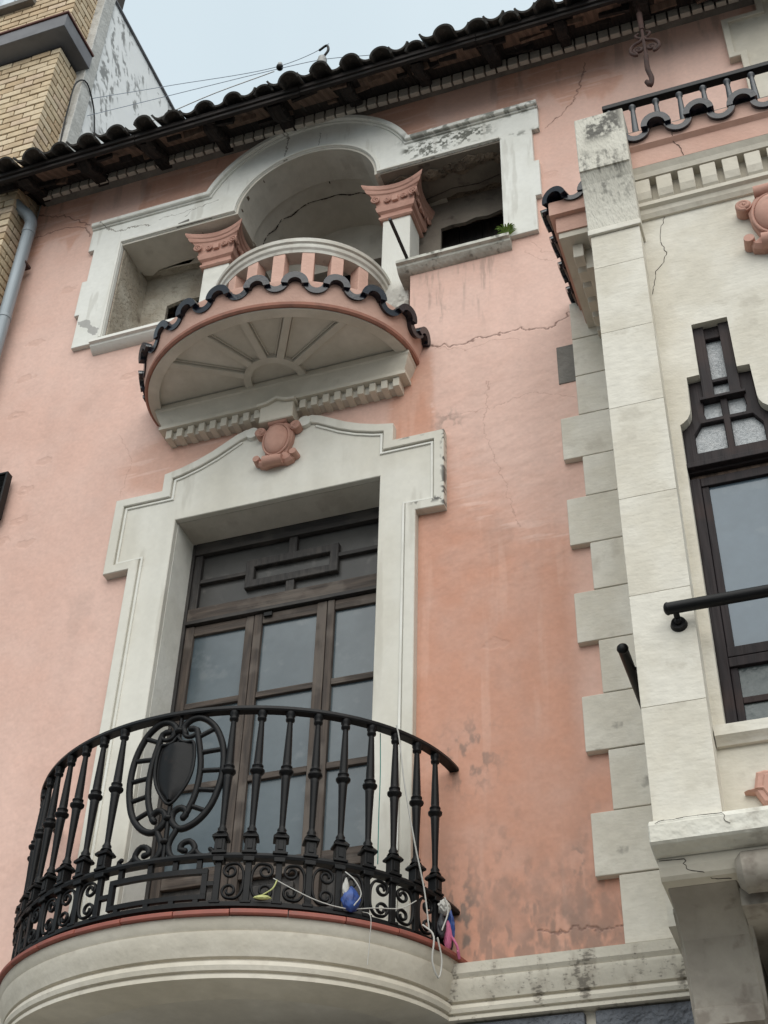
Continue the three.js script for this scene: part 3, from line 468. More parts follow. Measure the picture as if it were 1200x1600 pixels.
// soffits and reveals of the recess (behind the front opening)
{
  const r = part(house, 'loggia_recess', 'crumbling plaster inside of the loggia');
  add(r, 'side_wall', bx(-4.56, -4.452, 8.40, LY, -0.80, -0.047), M.oldPlaster); add(r, 'side_wall', bx(-1.463, -1.36, 8.40, LY, -0.80, -0.047), M.darkPlaster);
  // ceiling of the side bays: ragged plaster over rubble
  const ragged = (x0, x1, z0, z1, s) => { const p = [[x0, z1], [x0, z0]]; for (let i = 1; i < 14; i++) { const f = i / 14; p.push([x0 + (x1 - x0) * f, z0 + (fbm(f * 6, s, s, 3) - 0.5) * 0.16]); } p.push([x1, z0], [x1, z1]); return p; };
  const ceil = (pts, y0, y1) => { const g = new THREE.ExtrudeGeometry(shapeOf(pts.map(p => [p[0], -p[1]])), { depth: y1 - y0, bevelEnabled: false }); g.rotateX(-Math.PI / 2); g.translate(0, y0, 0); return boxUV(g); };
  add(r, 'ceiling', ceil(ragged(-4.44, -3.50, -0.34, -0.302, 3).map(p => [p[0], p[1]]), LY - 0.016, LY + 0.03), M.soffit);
  add(r, 'ceiling', ceil(ragged(-2.39, -1.475, -0.37, -0.302, 9), LY - 0.016, LY + 0.03), M.darkPlaster);
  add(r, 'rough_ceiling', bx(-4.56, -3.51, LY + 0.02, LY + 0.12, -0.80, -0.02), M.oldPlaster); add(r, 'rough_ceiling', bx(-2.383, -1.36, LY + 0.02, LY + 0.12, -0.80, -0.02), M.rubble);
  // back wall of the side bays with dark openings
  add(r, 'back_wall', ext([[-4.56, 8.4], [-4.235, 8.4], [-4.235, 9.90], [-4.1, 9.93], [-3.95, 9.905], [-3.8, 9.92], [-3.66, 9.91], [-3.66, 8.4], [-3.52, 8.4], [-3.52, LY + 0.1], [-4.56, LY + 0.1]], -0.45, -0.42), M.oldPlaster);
  add(r, 'back_wall', ext([[-2.374, 8.4], [-2.05, 8.4], [-2.03, 9.3], [-2.025, 9.97], [-1.95, 9.985], [-1.84, 9.975], [-1.76, 10.0], [-1.66, 9.985], [-1.57, 10.01], [-1.48, 9.995], [-1.37, 10.0], [-1.37, LY + 0.1], [-2.374, LY + 0.1]], -0.45, -0.42), M.darkPlaster);
  for (const [x0, x1, y1, z] of [[-4.26, -3.60, 10.04, -0.56], [-2.10, -1.40, 10.12, -0.56], [AX - AR - 0.03, AX + AR + 0.03, 10.33, -0.90]]) for (let i = 0; i < 4; i++) { const a = x0 + (x1 - x0) * i / 4; add(r, 'added_dark_board', rbx(a + 0.002, x0 + (x1 - x0) * (i + 1) / 4 - 0.002, 8.38, y1, z - 0.03, z, 0.004), M.eaveWood); }  // dark boards added behind the openings to stand in for unlit depth
  // vault over the middle bay
  const inner = arc(AX, LY, AR, AH, 0, Math.PI, 40), outer = arc(AX, LY, AR + 0.05, AH + 0.05, 0, Math.PI, 40).reverse();
  add(r, 'vault', (() => { const g = ext([...inner, [AX - AR, LY - 0.02], [AX - AR - 0.05, LY - 0.02], ...outer, [AX + AR + 0.05, LY - 0.02], [AX + AR, LY - 0.02]], -0.80, -0.455); return toCreasedNormals(g, 0.5); })(), M.soffit);
  add(r, 'arch_soffit', (() => { const i2 = arc(AX, LY, AR - 0.006, AH - 0.006, 0, Math.PI, 40); const g = ext([...i2, [AX - AR - 0.04, LY - 0.004], ...outer.map(p => p), [AX + AR + 0.04, LY - 0.004]], -0.45, -0.045); return toCreasedNormals(g, 0.5); })(), M.soffit);
  add(r, 'lunette', ext([[AX - AR - 0.04, 10.31], [AX + AR + 0.04, 10.31], ...arc(AX, LY, AR + 0.04, AH + 0.04, 0.1, Math.PI - 0.1, 30)], -0.86, -0.79), M.soffit);
  add(r, 'lintel_edge', bx(AX - AR - 0.03, AX + AR + 0.03, 10.27, 10.315, -0.86, -0.77), M.soffit);
  // pieces of the wall over the columns
  add(r, 'lintel', bx(-3.93, -3.49, LY + 0.004, LY + 0.02, -0.42, -0.03), M.soffit); add(r, 'lintel', bx(-2.40, -1.97, LY + 0.004, LY + 0.02, -0.42, -0.03), M.soffit);
  // cracks with a gap of their own along the joint of arch and vault
  const ck = []; for (let i = 0; i <= 40; i++) { const a = Math.PI * i / 40; ck.push([AX + (AR - 0.004) * Math.cos(a), LY + (AH - 0.004) * Math.sin(a), -0.452 + (fbm(i * 0.5, 3, 5, 2) - 0.5) * 0.05]); }
  add(r, 'crack', crackTube(ck.slice(4, 38), 0.005, 0.004, 5), M.mortar);
  add(r, 'crack', crackTube([[-3.02, 10.765, -0.06], [-3.0, 10.766, -0.14], [-3.015, 10.764, -0.2], [-2.99, 10.764, -0.27], [-3.0, 10.763, -0.33]].map(p => [p[0] + 0.1, p[1] - 0.006, p[2]]), 0.0035, 0.01, 6), M.mortar);
  add(r, 'crack', crackTube([[-3.82, LY - 0.021, -0.09], [-3.80, LY - 0.021, -0.2], [-3.775, LY - 0.021, -0.31]], 0.003, 0.006, 7), M.mortar);
  add(r, 'crack', crackTube([[-2.32, LY - 0.021, -0.36], [-2.1, LY - 0.021, -0.33], [-1.9, LY - 0.021, -0.29], [-1.7, LY - 0.021, -0.31], [-1.47, LY - 0.021, -0.27]], 0.003, 0.012, 8), M.mortar);
  for (let i = 0; i < 9; i++) { const a = Math.PI * (0.62 + i * 0.042), rr = 0.016 + 0.02 * rnd(); const g = new THREE.DodecahedronGeometry(rr, 0); g.scale(1, 0.7, 1); g.translate(AX + (AR + 0.002) * Math.cos(a), LY + (AH + 0.002) * Math.sin(a), -0.05 - 0.02 * rnd()); add(r, 'broken_plaster', boxUV(g), M.rubble); }
  for (let i = 0; i < 12; i++) { const g = new THREE.DodecahedronGeometry(0.03 + 0.035 * rnd(), 0); g.scale(1.3, 0.55, 1); g.translate(-2.3 + 0.82 * i / 11, LY - 0.021, -0.10 - 0.05 * rnd()); add(r, 'broken_plaster', boxUV(g), M.rubble); }
  add(r, 'broken_plaster', ext([[-3.995, 10.256], [-3.985, 10.30], [-3.90, 10.322], [-3.893, 10.268], [-3.80, 10.262], [-3.7, 10.256]], -0.008, 0.002), M.cement);
}
for (const sg of [-1, 1]) { // the two columns
  const cx = -2.982 + sg * 0.709, cz = -0.255, h = 0.105;
  const col = part(house, 'column', 'white square column with pink capital');
  add(col, 'shaft', rbx(cx - h, cx + h, 8.42, 9.875, cz - h, cz + h, 0.008), sg > 0 ? std({ map: dataTex(256, 1024, (u, v) => { const y = v * 1.5, x = u * 0.25; const a = fbm(x * 12, y * 6, 940, 5), b = fbm(x * 60, y * 40, 944, 4); let c = mix([0.70, 0.69, 0.64], [0.63, 0.61, 0.55], a); return mix(c, [0.20, 0.18, 0.15], sstep(0.75, 0.45, y + (a - 0.5) * 0.5) * sstep(0.42, 0.62, b * 0.6 + a * 0.4) * 0.8); }), bumpMap: plasterBump, bumpScale: 0.004 }) : M.white);
  const sh = col.children[0]; { const p = sh.geometry.attributes.position, uv = sh.geometry.attributes.uv, n = sh.geometry.attributes.normal; if (sg > 0) for (let i = 0; i < p.count; i++) uv.setXY(i, (p.getX(i) + p.getZ(i) + 5) % 0.8 , (p.getY(i) - 8.42) / 1.5); void n; }
  const ring = (y, hh, cv) => { const o = []; for (let s = 0; s < 4; s++) for (let i = 0; i < 12; i++) { const f = i / 12 * 2 - 1, d = hh * (1 - cv * (1 - f * f)); const a = s * Math.PI / 2; const lx = f * hh, lz = d; o.push([cx + lx * Math.cos(a) + lz * Math.sin(a), y, cz - lx * Math.sin(a) + lz * Math.cos(a)]); } return o; };
  const loft = (rows) => { const n = 48, pos = [], idx = []; rows.forEach(r => ring(...r).forEach(p => pos.push(...p))); for (let j = 0; j < rows.length - 1; j++) for (let i = 0; i < n; i++) { const a = j * n + i, b = j * n + (i + 1) % n, c = a + n, d = b + n; idx.push(a, b, c, b, d, c); } for (const [j, fl] of [[0, 1], [rows.length - 1, 0]]) { const k = pos.length / 3; pos.push(cx, rows[j][0], cz); for (let i = 0; i < n; i++) { const a = j * n + i, b = j * n + (i + 1) % n; if (fl) idx.push(k, b, a); else idx.push(k, a, b); } } const g = new THREE.BufferGeometry(); g.setAttribute('position', new THREE.Float32BufferAttribute(pos, 3)); g.setIndex(idx); return boxUV(toCreasedNormals(g, 0.5)); };
  add(col, 'astragal', loft([[9.865, 0.118, 0], [9.875, 0.128, 0], [9.893, 0.128, 0], [9.903, 0.118, 0]]), M.ornament);
  add(col, 'capital', loft([[9.90, 0.114, 0], [9.93, 0.118, 0.0], [9.945, 0.140, 0.03], [9.985, 0.150, 0.04], [9.99, 0.142, 0.06], [10.06, 0.155, 0.12], [10.105, 0.185, 0.20], [10.112, 0.2, 0.22]]), M.ornament);
  add(col, 'abacus', loft([[10.108, 0.20, 0.26], [10.125, 0.212, 0.26], [10.14, 0.214, 0.26], [10.148, 0.226, 0.26], [10.178, 0.236, 0.26], [10.186, 0.232, 0.26]]), M.ornament);
  for (const [a, sx] of [[0, -1], [0, 1], [Math.PI / 2, -1], [Math.PI / 2, 1]]) {
    const P = (lx, y, lz) => [cx + lx * Math.cos(a) + lz * Math.sin(a), y, cz - lx * Math.sin(a) + lz * Math.cos(a)];
    add(col, 'volute', tube(spiral(sx * 0.142, 10.055, 0.006, 0.036, 0, 1.75 * sx, 10).map(p => P(p[0], p[1], 0.158 + Math.abs(p[0]) * 0.06)), 0.0085, 2, 5), M.ornament);
    add(col, 'volute', tube(spiral(sx * 0.062, 10.048, 0.005, 0.026, Math.PI, -1.6 * sx, 10).map(p => P(p[0], p[1], 0.152)), 0.007, 2, 5), M.ornament);
    if (sx > 0) add(col, 'fleuron', (() => { const g = rbx(-0.022, 0.022, 10.02, 10.075, 0.135, 0.158, 0.004); g.rotateY(a); g.translate(cx, 0, cz); return g; })(), M.ornament);
  }
}
// window sills of the loggia and the breast walls' edges
for (const [a, b, n] of [[-4.525, -3.77, 0], [-2.198, -1.41, 1]]) {
  const prof = [[-0.2, 9.158], [0.085, 9.150], [0.088, 9.120], [0.066, 9.112], [0.062, 9.098], [0.04, 9.078], [0.02, 9.066], [0, 9.06], [-0.2, 9.06]];
  add(house, 'window_sill', sweepPlan(straight(a, b, -0.04), prof, 0.4), n ? std({ map: mottled([0.55, 0.54, 0.48], [0.36, 0.345, 0.30], [0.09, 0.085, 0.07], 0.45, 960, 0.75), bumpMap: grainBump, bumpScale: 0.006 }) : M.white);
}

// ---- quoins at the corner beside the bay
{
  const oldQuoin = std({ map: mottled([0.68, 0.645, 0.565], [0.61, 0.57, 0.485], [0.17, 0.155, 0.135], 0.8, 970, 0.7), bumpMap: brushBump, bumpScale: 0.0022 });
  const ys = [4.218, 4.548, 4.871, 5.195, 5.513, 5.832, 6.152, 6.467, 6.798, 7.09, 7.416, 7.73, 8.045, 8.37];
  for (let i = 0; i < ys.length - 1; i++) {
    const tooth = i % 2 === 1 && i < 11, x0 = tooth ? -1.168 : -1.06;
    add(house, 'quoin', boxUV(rbx(x0, -0.60, ys[i] + 0.0025, ys[i + 1] - 0.0025, -0.06, 0.0 + 0.003 * (hash(i, 2, 3) - 0.5), 0.005), rnd() * 2, rnd() * 2), i < 4 ? oldQuoin : M.cream);
  }
  add(house, 'quoin', rbx(-1.168, -1.062, 7.73, 8.045, -0.06, -0.034, 0.003), M.cement, 'bare grey cement where a quoin tooth is missing');
}

// ---- cornice at floor level and lower balcony
const lowProf = [[-0.3, 4.204], [-0.010, 4.204], [-0.016, 4.172], [-0.032, 4.150], [-0.026, 4.147], [-0.026, 4.130], [-0.043, 4.088], [-0.058, 4.048], [-0.076, 4.043], [-0.076, 4.034], [-0.060, 4.030], [-0.055, 4.010], [-0.061, 3.990], [-0.078, 3.986], [-0.078, 3.979], [-0.068, 3.976], [-0.068, 3.958], [-0.3, 3.958]];
const E1 = ellipse(CX, 1.18, 0.96, 0.12, -0.05);
function planPlate(E, out, y0, y1, n = 60) { const pts = E.path(n, out).map(q => [q.x, -q.z]); const g = new THREE.ExtrudeGeometry(shapeOf(pts), { depth: y1 - y0, bevelEnabled: false }); g.rotateX(-Math.PI / 2); g.translate(0, y0, 0); return boxUV(g); }
{
  const cm = M.dirtyCream; cm.map.repeat.set(0.8, 1.6);
  const topProf = lowProf.map(([o, y]) => [o, 3.957 + ((y === 4.204 ? 4.222 : y) - 3.958) * 0.875]);
  add(house, 'cornice', sweepPlan(straight(-1.87, -0.55, 0.085), topProf, 0.5), cm); add(house, 'cornice', sweepPlan(straight(-5.36, -4.05, 0.085), topProf, 0.5), cm);
  const b = part(house, 'balcony', 'curved cream balcony slab with stepped mouldings');
  add(b, 'moulding', sweepPlan(E1.path(90), lowProf, 0.5), M.creamSmooth);
  add(b, 'slab', planPlate(E1, -0.10, 3.972, 4.200), M.soffit);
  const n = 13; for (let i = 0; i < n; i++) { const s0 = -E1.L / 2 + E1.L * i / n + 0.0025, s1 = -E1.L / 2 + E1.L * (i + 1) / n - 0.0025, dy = (hash(i, 4, 4) - 0.5) * 0.003; add(b, 'edge_tile', sweepPlan(E1.path(8, 0, s0, s1), [[-0.22, 4.2055 + dy], [0.008, 4.2055 + dy], [0.012, 4.210 + dy], [0.012, 4.224 + dy], [0.006, 4.230 + dy], [-0.22, 4.230 + dy]], 0.7), M.terracotta); }
}

// ---- upper balcony
const EU = ellipse(-2.972, 0.912, 0.72, 0.0, -0.05);
{
  const b = part(house, 'upper_balcony', 'half round balcony with fan ribs below and glazed tile edge');
  const cx = -2.972, y0 = 8.212;
  add(b, 'slab', planPlate(EU, -0.01, y0, 8.33), M.soffit);
  add(b, 'rim_band', sweepPlan(EU.path(80), [[-0.085, 8.222], [-0.085, 8.180], [-0.078, 8.176], [-0.012, 8.174], [-0.012, 8.222]], 0.5), M.soffit);
  add(b, 'rim_bead', sweepPlan(EU.path(80), [[-0.0115, 8.183], [0.0, 8.180], [0.012, 8.190], [0.014, 8.212], [-0.0115, 8.222]], 0.5), M.rim);
  add(b, 'fascia', sweepPlan(EU.path(80), [[-0.2, 8.214], [0.006, 8.2125], [0.018, 8.26], [0.036, 8.33], [0.040, 8.372], [-0.2, 8.39]], 0.6), M.pink);
  // ribs like a fan and the half ring they start from
  const zc = 0.105;
  for (let k = 1; k <= 5; k++) {
    const a = Math.PI * k / 6, R0 = 0.185, dx = Math.cos(a), dz = Math.sin(a); let R1 = R0; while (Math.hypot(dx * R1 / 0.835, (zc + dz * R1) / 0.645) < 1) R1 += 0.002;
    const g = rbx(-0.025, 0.025, 8.182, y0 + 0.004, 0, R1 - R0, 0.006); g.rotateY(Math.atan2(dx, dz)); g.translate(cx + dx * R0, 0, zc + dz * R0); add(b, 'rib', g, M.soffit);
    for (const s of [-1, 1]) { const e = rbx(s * 0.034 - 0.004, s * 0.034 + 0.004, 8.200, y0 + 0.004, 0.02, R1 - R0 - 0.02, 0.002); e.rotateY(Math.atan2(dx, dz)); e.translate(cx + dx * R0, 0, zc + dz * R0); add(b, 'rib_bead', e, M.soffit); }
  }
  const ER = ellipse(cx, 0.185, 0.19, -zc, zc); add(b, 'half_ring', sweepPlan(ER.path(30), [[-0.026, 8.2155], [-0.026, 8.182], [0.022, 8.180], [0.022, 8.2155]], 0.5), M.soffit);
  // cornice against the wall
  const prof = [[-0.06, 8.204], [0.076, 8.203], [0.078, 8.160], [0.070, 8.150], [0.066, 8.132], [0.056, 8.10], [0.040, 8.068], [0.036, 8.045], [0.046, 8.042], [0.046, 8.016], [-0.06, 8.014]], k = Math.SQRT2 / Math.SQRT2;
  add(b, 'cornice', sweepPlan([{ x: -3.755, z: -0.05, nx: -k, nz: 0 }, { x: -3.755, z: 0.032, nx: -k, nz: k }, { x: -2.148, z: 0.032, nx: k, nz: k }, { x: -2.148, z: -0.05, nx: k, nz: 0 }], prof, 0.4), M.creamSmooth);
  add(b, 'dentil_backing', bx(-3.752, -2.150, 7.951, 8.0145, -0.05, 0.028), M.soffit);
  for (let i = 0; i < 21; i++) { const x = -3.755 + i * 0.0782; if (x > -3.11 && x < -2.85) continue; add(b, 'dentil', rbx(x, x + 0.043, 7.942, 8.0142, -0.045, 0.058, 0.004), M.creamSmooth); }
  // glazed tiles round the edge: covers and channels
  // floor plinth, balusters, handrail between the columns
  const EB = ellipse(-2.948, 0.605, 0.535, 0.15, -0.15);
  add(b, 'plinth', sweepPlan(EB.path(50), [[-0.2, 8.33], [0.02, 8.33], [0.02, 8.50], [0.012, 8.52], [-0.10, 8.52], [-0.2, 8.36]], 0.5), M.pink);
  add(b, 'floor', planPlate(EB, -0.05, 8.33, 8.40), M.cement);
  for (let k = -4; k <= 3; k++) { const sk = 0.045 + k * 0.2; if (Math.abs(sk) > EB.L / 2 - 0.05) continue; const q = EB.get(sk, -0.045); const g = rbx(-0.043, 0.043, 8.518, 9.092, -0.045, 0.045, 0.006); g.rotateY(q.ang); g.translate(q.x, 0, q.z); add(b, 'baluster', g, M.pink); }
  add(b, 'handrail', sweepPlan(EB.path(60), [[-0.10, 9.088], [0.004, 9.088], [0.010, 9.11], [0.022, 9.122], [0.027, 9.14], [0.024, 9.155], [0.038, 9.162], [0.042, 9.19], [0.035, 9.20], [-0.12, 9.20], [-0.125, 9.15]], 0.5), std({ map: mottled([0.66, 0.645, 0.585], [0.52, 0.49, 0.43], [0.26, 0.215, 0.185], 0.8, 990, 0.6), bumpMap: plasterBump, bumpScale: 0.005 }));
}
// curved shell tile lying along -z from its front end at the origin, bulging up (or down when flip)
function tileGeo(r0, r1, len, th, half, flip = false, seg = 12) {
  const pos = [], idx = [], rows = [[0, r0, r0 - th], [-len, r1, r1 - th]];
  for (const [z, ro, ri] of rows) for (const r of [ro, ri]) for (let i = 0; i <= seg; i++) { const a = Math.PI / 2 - half + 2 * half * i / seg; pos.push(r * Math.cos(a), (flip ? -1 : 1) * r * Math.sin(a), z); }
  const n = seg + 1, q = (a, b, c, d) => idx.push(a, b, c, b, d, c);
  for (let i = 0; i < seg; i++) { q(i, i + 1, 2 * n + i, 2 * n + i + 1); q(n + i + 1, n + i, 3 * n + i + 1, 3 * n + i); q(i + 1, i, n + i + 1, n + i); q(2 * n + i, 2 * n + i + 1, 3 * n + i, 3 * n + i + 1); }
  q(0, 2 * n, n, 3 * n); q(seg, n + seg, 2 * n + seg, 3 * n + seg);
  if (flip) for (let i = 0; i < idx.length; i += 3) { const t = idx[i]; idx[i] = idx[i + 1]; idx[i + 1] = t; }
  const g = new THREE.BufferGeometry(); g.setAttribute('position', new THREE.Float32BufferAttribute(pos, 3)); g.setIndex(idx); return boxUV(toCreasedNormals(g, 0.7));
}
{
  const b = house.children.find(c => c.name === 'upper_balcony'), ET = ellipse(-2.966, 0.985, 0.785, 0.0, -0.04), pitch = 0.252;
  const cov = tileGeo(0.086, 0.05, 0.36, 0.042, 1.5), chn = tileGeo(0.084, 0.046, 0.34, 0.040, 1.3, true);
  for (let k = 0; k < 12; k++) { const s = (k - 5.5) * pitch * (k === 0 || k === 11 ? 0.985 : 1) + (hash(k, 4, 8) - 0.5) * 0.02, q = ET.get(s, (hash(k, 1, 8) - 0.5) * 0.02), rot = [0.26, q.ang, (hash(k, 3, 8) - 0.5) * 0.14, 'YXZ'], y = 8.313 + (hash(k, 2, 8) - 0.5) * 0.014; place(b, 'cover_tile', cov, M.glaze, [q.x, y, q.z], rot); }
  for (let k = 1; k <= 11; k++) { const s = Math.max(-ET.L / 2 + 0.03, Math.min(ET.L / 2 - 0.03, (k - 6) * pitch)), q = ET.get(s, -0.012 + (hash(k, 1, 9) - 0.5) * 0.016); place(b, 'channel_tile', chn, M.glaze, [q.x, 8.356 + (hash(k, 2, 9) - 0.5) * 0.012, q.z], [0.24, q.ang, (hash(k, 3, 9) - 0.5) * 0.12, 'YXZ']); }
}

// ---- eaves: frieze, dentils, soffit boards, brackets, fascia, tiles
{
  const e = part(house, 'eaves', 'dark rotten timber eaves with carved brackets');
  add(e, 'frieze', bx(-5.30, 3.0, 11.075, 11.20, -0.05, 0.032), M.cement);
  const dent = [0, 1, 2].map(i => rbx(-0.036, 0.036, 11.055, 11.150, 0.03, 0.068, 0.004)), dm = std({ map: mottled([0.46, 0.42, 0.365], [0.34, 0.305, 0.26], [0.12, 0.105, 0.09], 0.5, 1000, 0.6), bumpMap: grainBump, bumpScale: 0.004 });
  for (let i = 0; i < 74; i++) { const sag = 0.02 * Math.sin(i * 0.09 + 1.0); place(e, 'dentil', dent[i % 3], dm, [-5.245 + i * 0.0855, sag - 0.012 + (hash(i, 5, 5) - 0.5) * 0.006, 0]); }
  const slope = (z) => 11.185 - (z - 0.03) * 0.60;
  // soffit planks
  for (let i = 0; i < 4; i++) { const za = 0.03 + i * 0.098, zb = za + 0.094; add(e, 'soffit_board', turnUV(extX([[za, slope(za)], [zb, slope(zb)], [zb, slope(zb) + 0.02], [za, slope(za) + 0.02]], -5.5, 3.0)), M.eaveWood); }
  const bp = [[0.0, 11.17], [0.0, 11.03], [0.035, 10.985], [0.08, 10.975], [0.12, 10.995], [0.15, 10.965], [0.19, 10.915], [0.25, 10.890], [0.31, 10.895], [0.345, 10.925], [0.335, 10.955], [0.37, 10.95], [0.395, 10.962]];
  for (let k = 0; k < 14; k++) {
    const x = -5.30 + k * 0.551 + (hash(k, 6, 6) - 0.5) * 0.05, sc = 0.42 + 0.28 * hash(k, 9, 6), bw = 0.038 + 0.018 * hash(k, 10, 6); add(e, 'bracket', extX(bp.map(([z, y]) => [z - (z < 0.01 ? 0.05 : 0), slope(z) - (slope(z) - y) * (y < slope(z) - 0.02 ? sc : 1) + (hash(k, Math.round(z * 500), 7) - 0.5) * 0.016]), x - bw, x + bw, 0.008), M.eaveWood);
    add(e, 'bracket_roll', boxUV(new THREE.CylinderGeometry(0.026, 0.03, bw * 2.2, 10).rotateZ(Math.PI / 2 + (hash(k, 3, 6) - 0.5) * 0.2).translate(x, slope(0.3) - 0.085 * sc, 0.30)), M.eaveWood);
    // carved board between two brackets, set below the soffit
    const a = x + 0.085, b2 = x + 0.551 - 0.085, pts = [[a, 0.10], [a + 0.02, 0.335], [b2 - 0.02, 0.345], [b2, 0.10 + 0.05 * hash(k, 7, 7)], [b2 - 0.07, 0.14], [b2 - 0.15, 0.08], [(a + b2) / 2, 0.13 + 0.04 * hash(k, 8, 7)], [a + 0.12, 0.09]];
    const g = new THREE.ExtrudeGeometry(shapeOf(pts.map(p => [p[0], -p[1]])), { depth: 0.016, bevelEnabled: false }); g.rotateX(-Math.PI / 2); { const p = g.attributes.position; for (let i = 0; i < p.count; i++) p.setY(i, p.getY(i) + slope(p.getZ(i)) - 0.019); } g.computeVertexNormals(); add(e, 'carved_board', boxUV(g), M.eaveBoard);
  }
  for (const [y0, y1, z0, z1] of [[10.880, 10.912, 0.398, 0.425], [10.917, 10.950, 0.405, 0.440]]) { const L = 1.37; for (let k = 0; k < 7; k++) { const x0 = -5.6 + k * L; add(e, 'fascia_board', turnUV(rbx(x0, x0 + L - 0.004, y0 + (hash(k, y0 * 100, 2) - 0.5) * 0.008, y1 + (hash(k, y0 * 100, 2) - 0.5) * 0.008, z0 - 0.0, z1 + (hash(k, 5, 3) - 0.5) * 0.012, 0.004)), M.eaveWood); } }
  for (let i = 0; i < 46; i++) { const x = -5.5 + i * 0.15 + rnd() * 0.1, w = 0.03 + rnd() * 0.09, z = 0.12 + rnd() * 0.26, h = 0.012 + rnd() * 0.03; const g = rbx(-w, w, -h, h, -0.012, 0.012, 0.003); g.rotateX(rnd() * 0.9); g.rotateZ((rnd() - 0.5) * 0.5); g.translate(x, slope(z) - 0.03, z); add(e, 'splinter', g, rnd() < 0.35 ? M.eaveBoard : M.eaveWood); }
  const r = part(house, 'roof', 'old mossy barrel tile roof');
  const pit = 0.46, sy = Math.tan(pit);
  add(r, 'roof_deck', extX([[0.44, 10.952], [0.44, 10.964], [-5.0, 10.964 + 5.44 * sy], [-5.0, 10.90 + 5.44 * sy - 0.05]], -5.6, 3.0), M.eaveWood);
  const cov = [0, 1, 2].map(i => tileGeo(0.080 + i * 0.005, 0.068, 0.46, 0.016, 1.38)), chn = tileGeo(0.088, 0.075, 0.46, 0.016, 1.2, true);
  for (let k = 0; k < 34; k++) {
    const x = -5.56 + k * 0.241 + (hash(k, 1, 11) - 0.5) * 0.02;
    for (let j = 0; j < 3; j++) { const dz = 0.50 - j * 0.30 + (hash(k, j, 12) - 0.5) * 0.08, y = 10.922 + (0.5 - dz) * sy + (hash(k, j, 13) - 0.5) * 0.03; place(r, 'roof_tile', cov[(k + j) % 3], M.roofTile, [x + (hash(k, j, 14) - 0.5) * 0.03, y, dz], [pit + (hash(k, j, 15) - 0.5) * 0.05, (hash(k, j, 16) - 0.5) * 0.16, 0, 'YXZ']); }
    for (let j = 0; j < 2; j++) { const dz = 0.49 - j * 0.4; place(r, 'channel_tile', chn, M.roofTile, [x + 0.1205 + (hash(k, j, 17) - 0.5) * 0.02, 11.038 + (hash(k, j, 18) - 0.5) * 0.02 + (0.5 - dz) * sy, dz + 0.03 + (hash(k, j, 19) - 0.5) * 0.04], [pit, 0, 0, 'YXZ']); }
  }
}
// ---- second surround on the wall above the bay
{
  const s = part(house, 'upper_window_surround', 'cream stepped window surround above the bay');
  const o = [[0.275, 8.9], [0.275, 10.437], [0.198, 10.437], [0.198, 10.913], [0.452, 10.913], [0.452, 11.06], [1.7, 11.06], [1.7, 10.913], [1.95, 10.913], [1.95, 10.437], [1.87, 10.437], [1.87, 8.9]];
  add(s, 'panel', ext(o.slice().reverse(), -0.045, -0.006, [], 0.003), M.creamSmooth);
  add(s, 'border', strip(o, -0.045, 0, -0.01, 0.016, 0.004), M.creamSmooth);
}

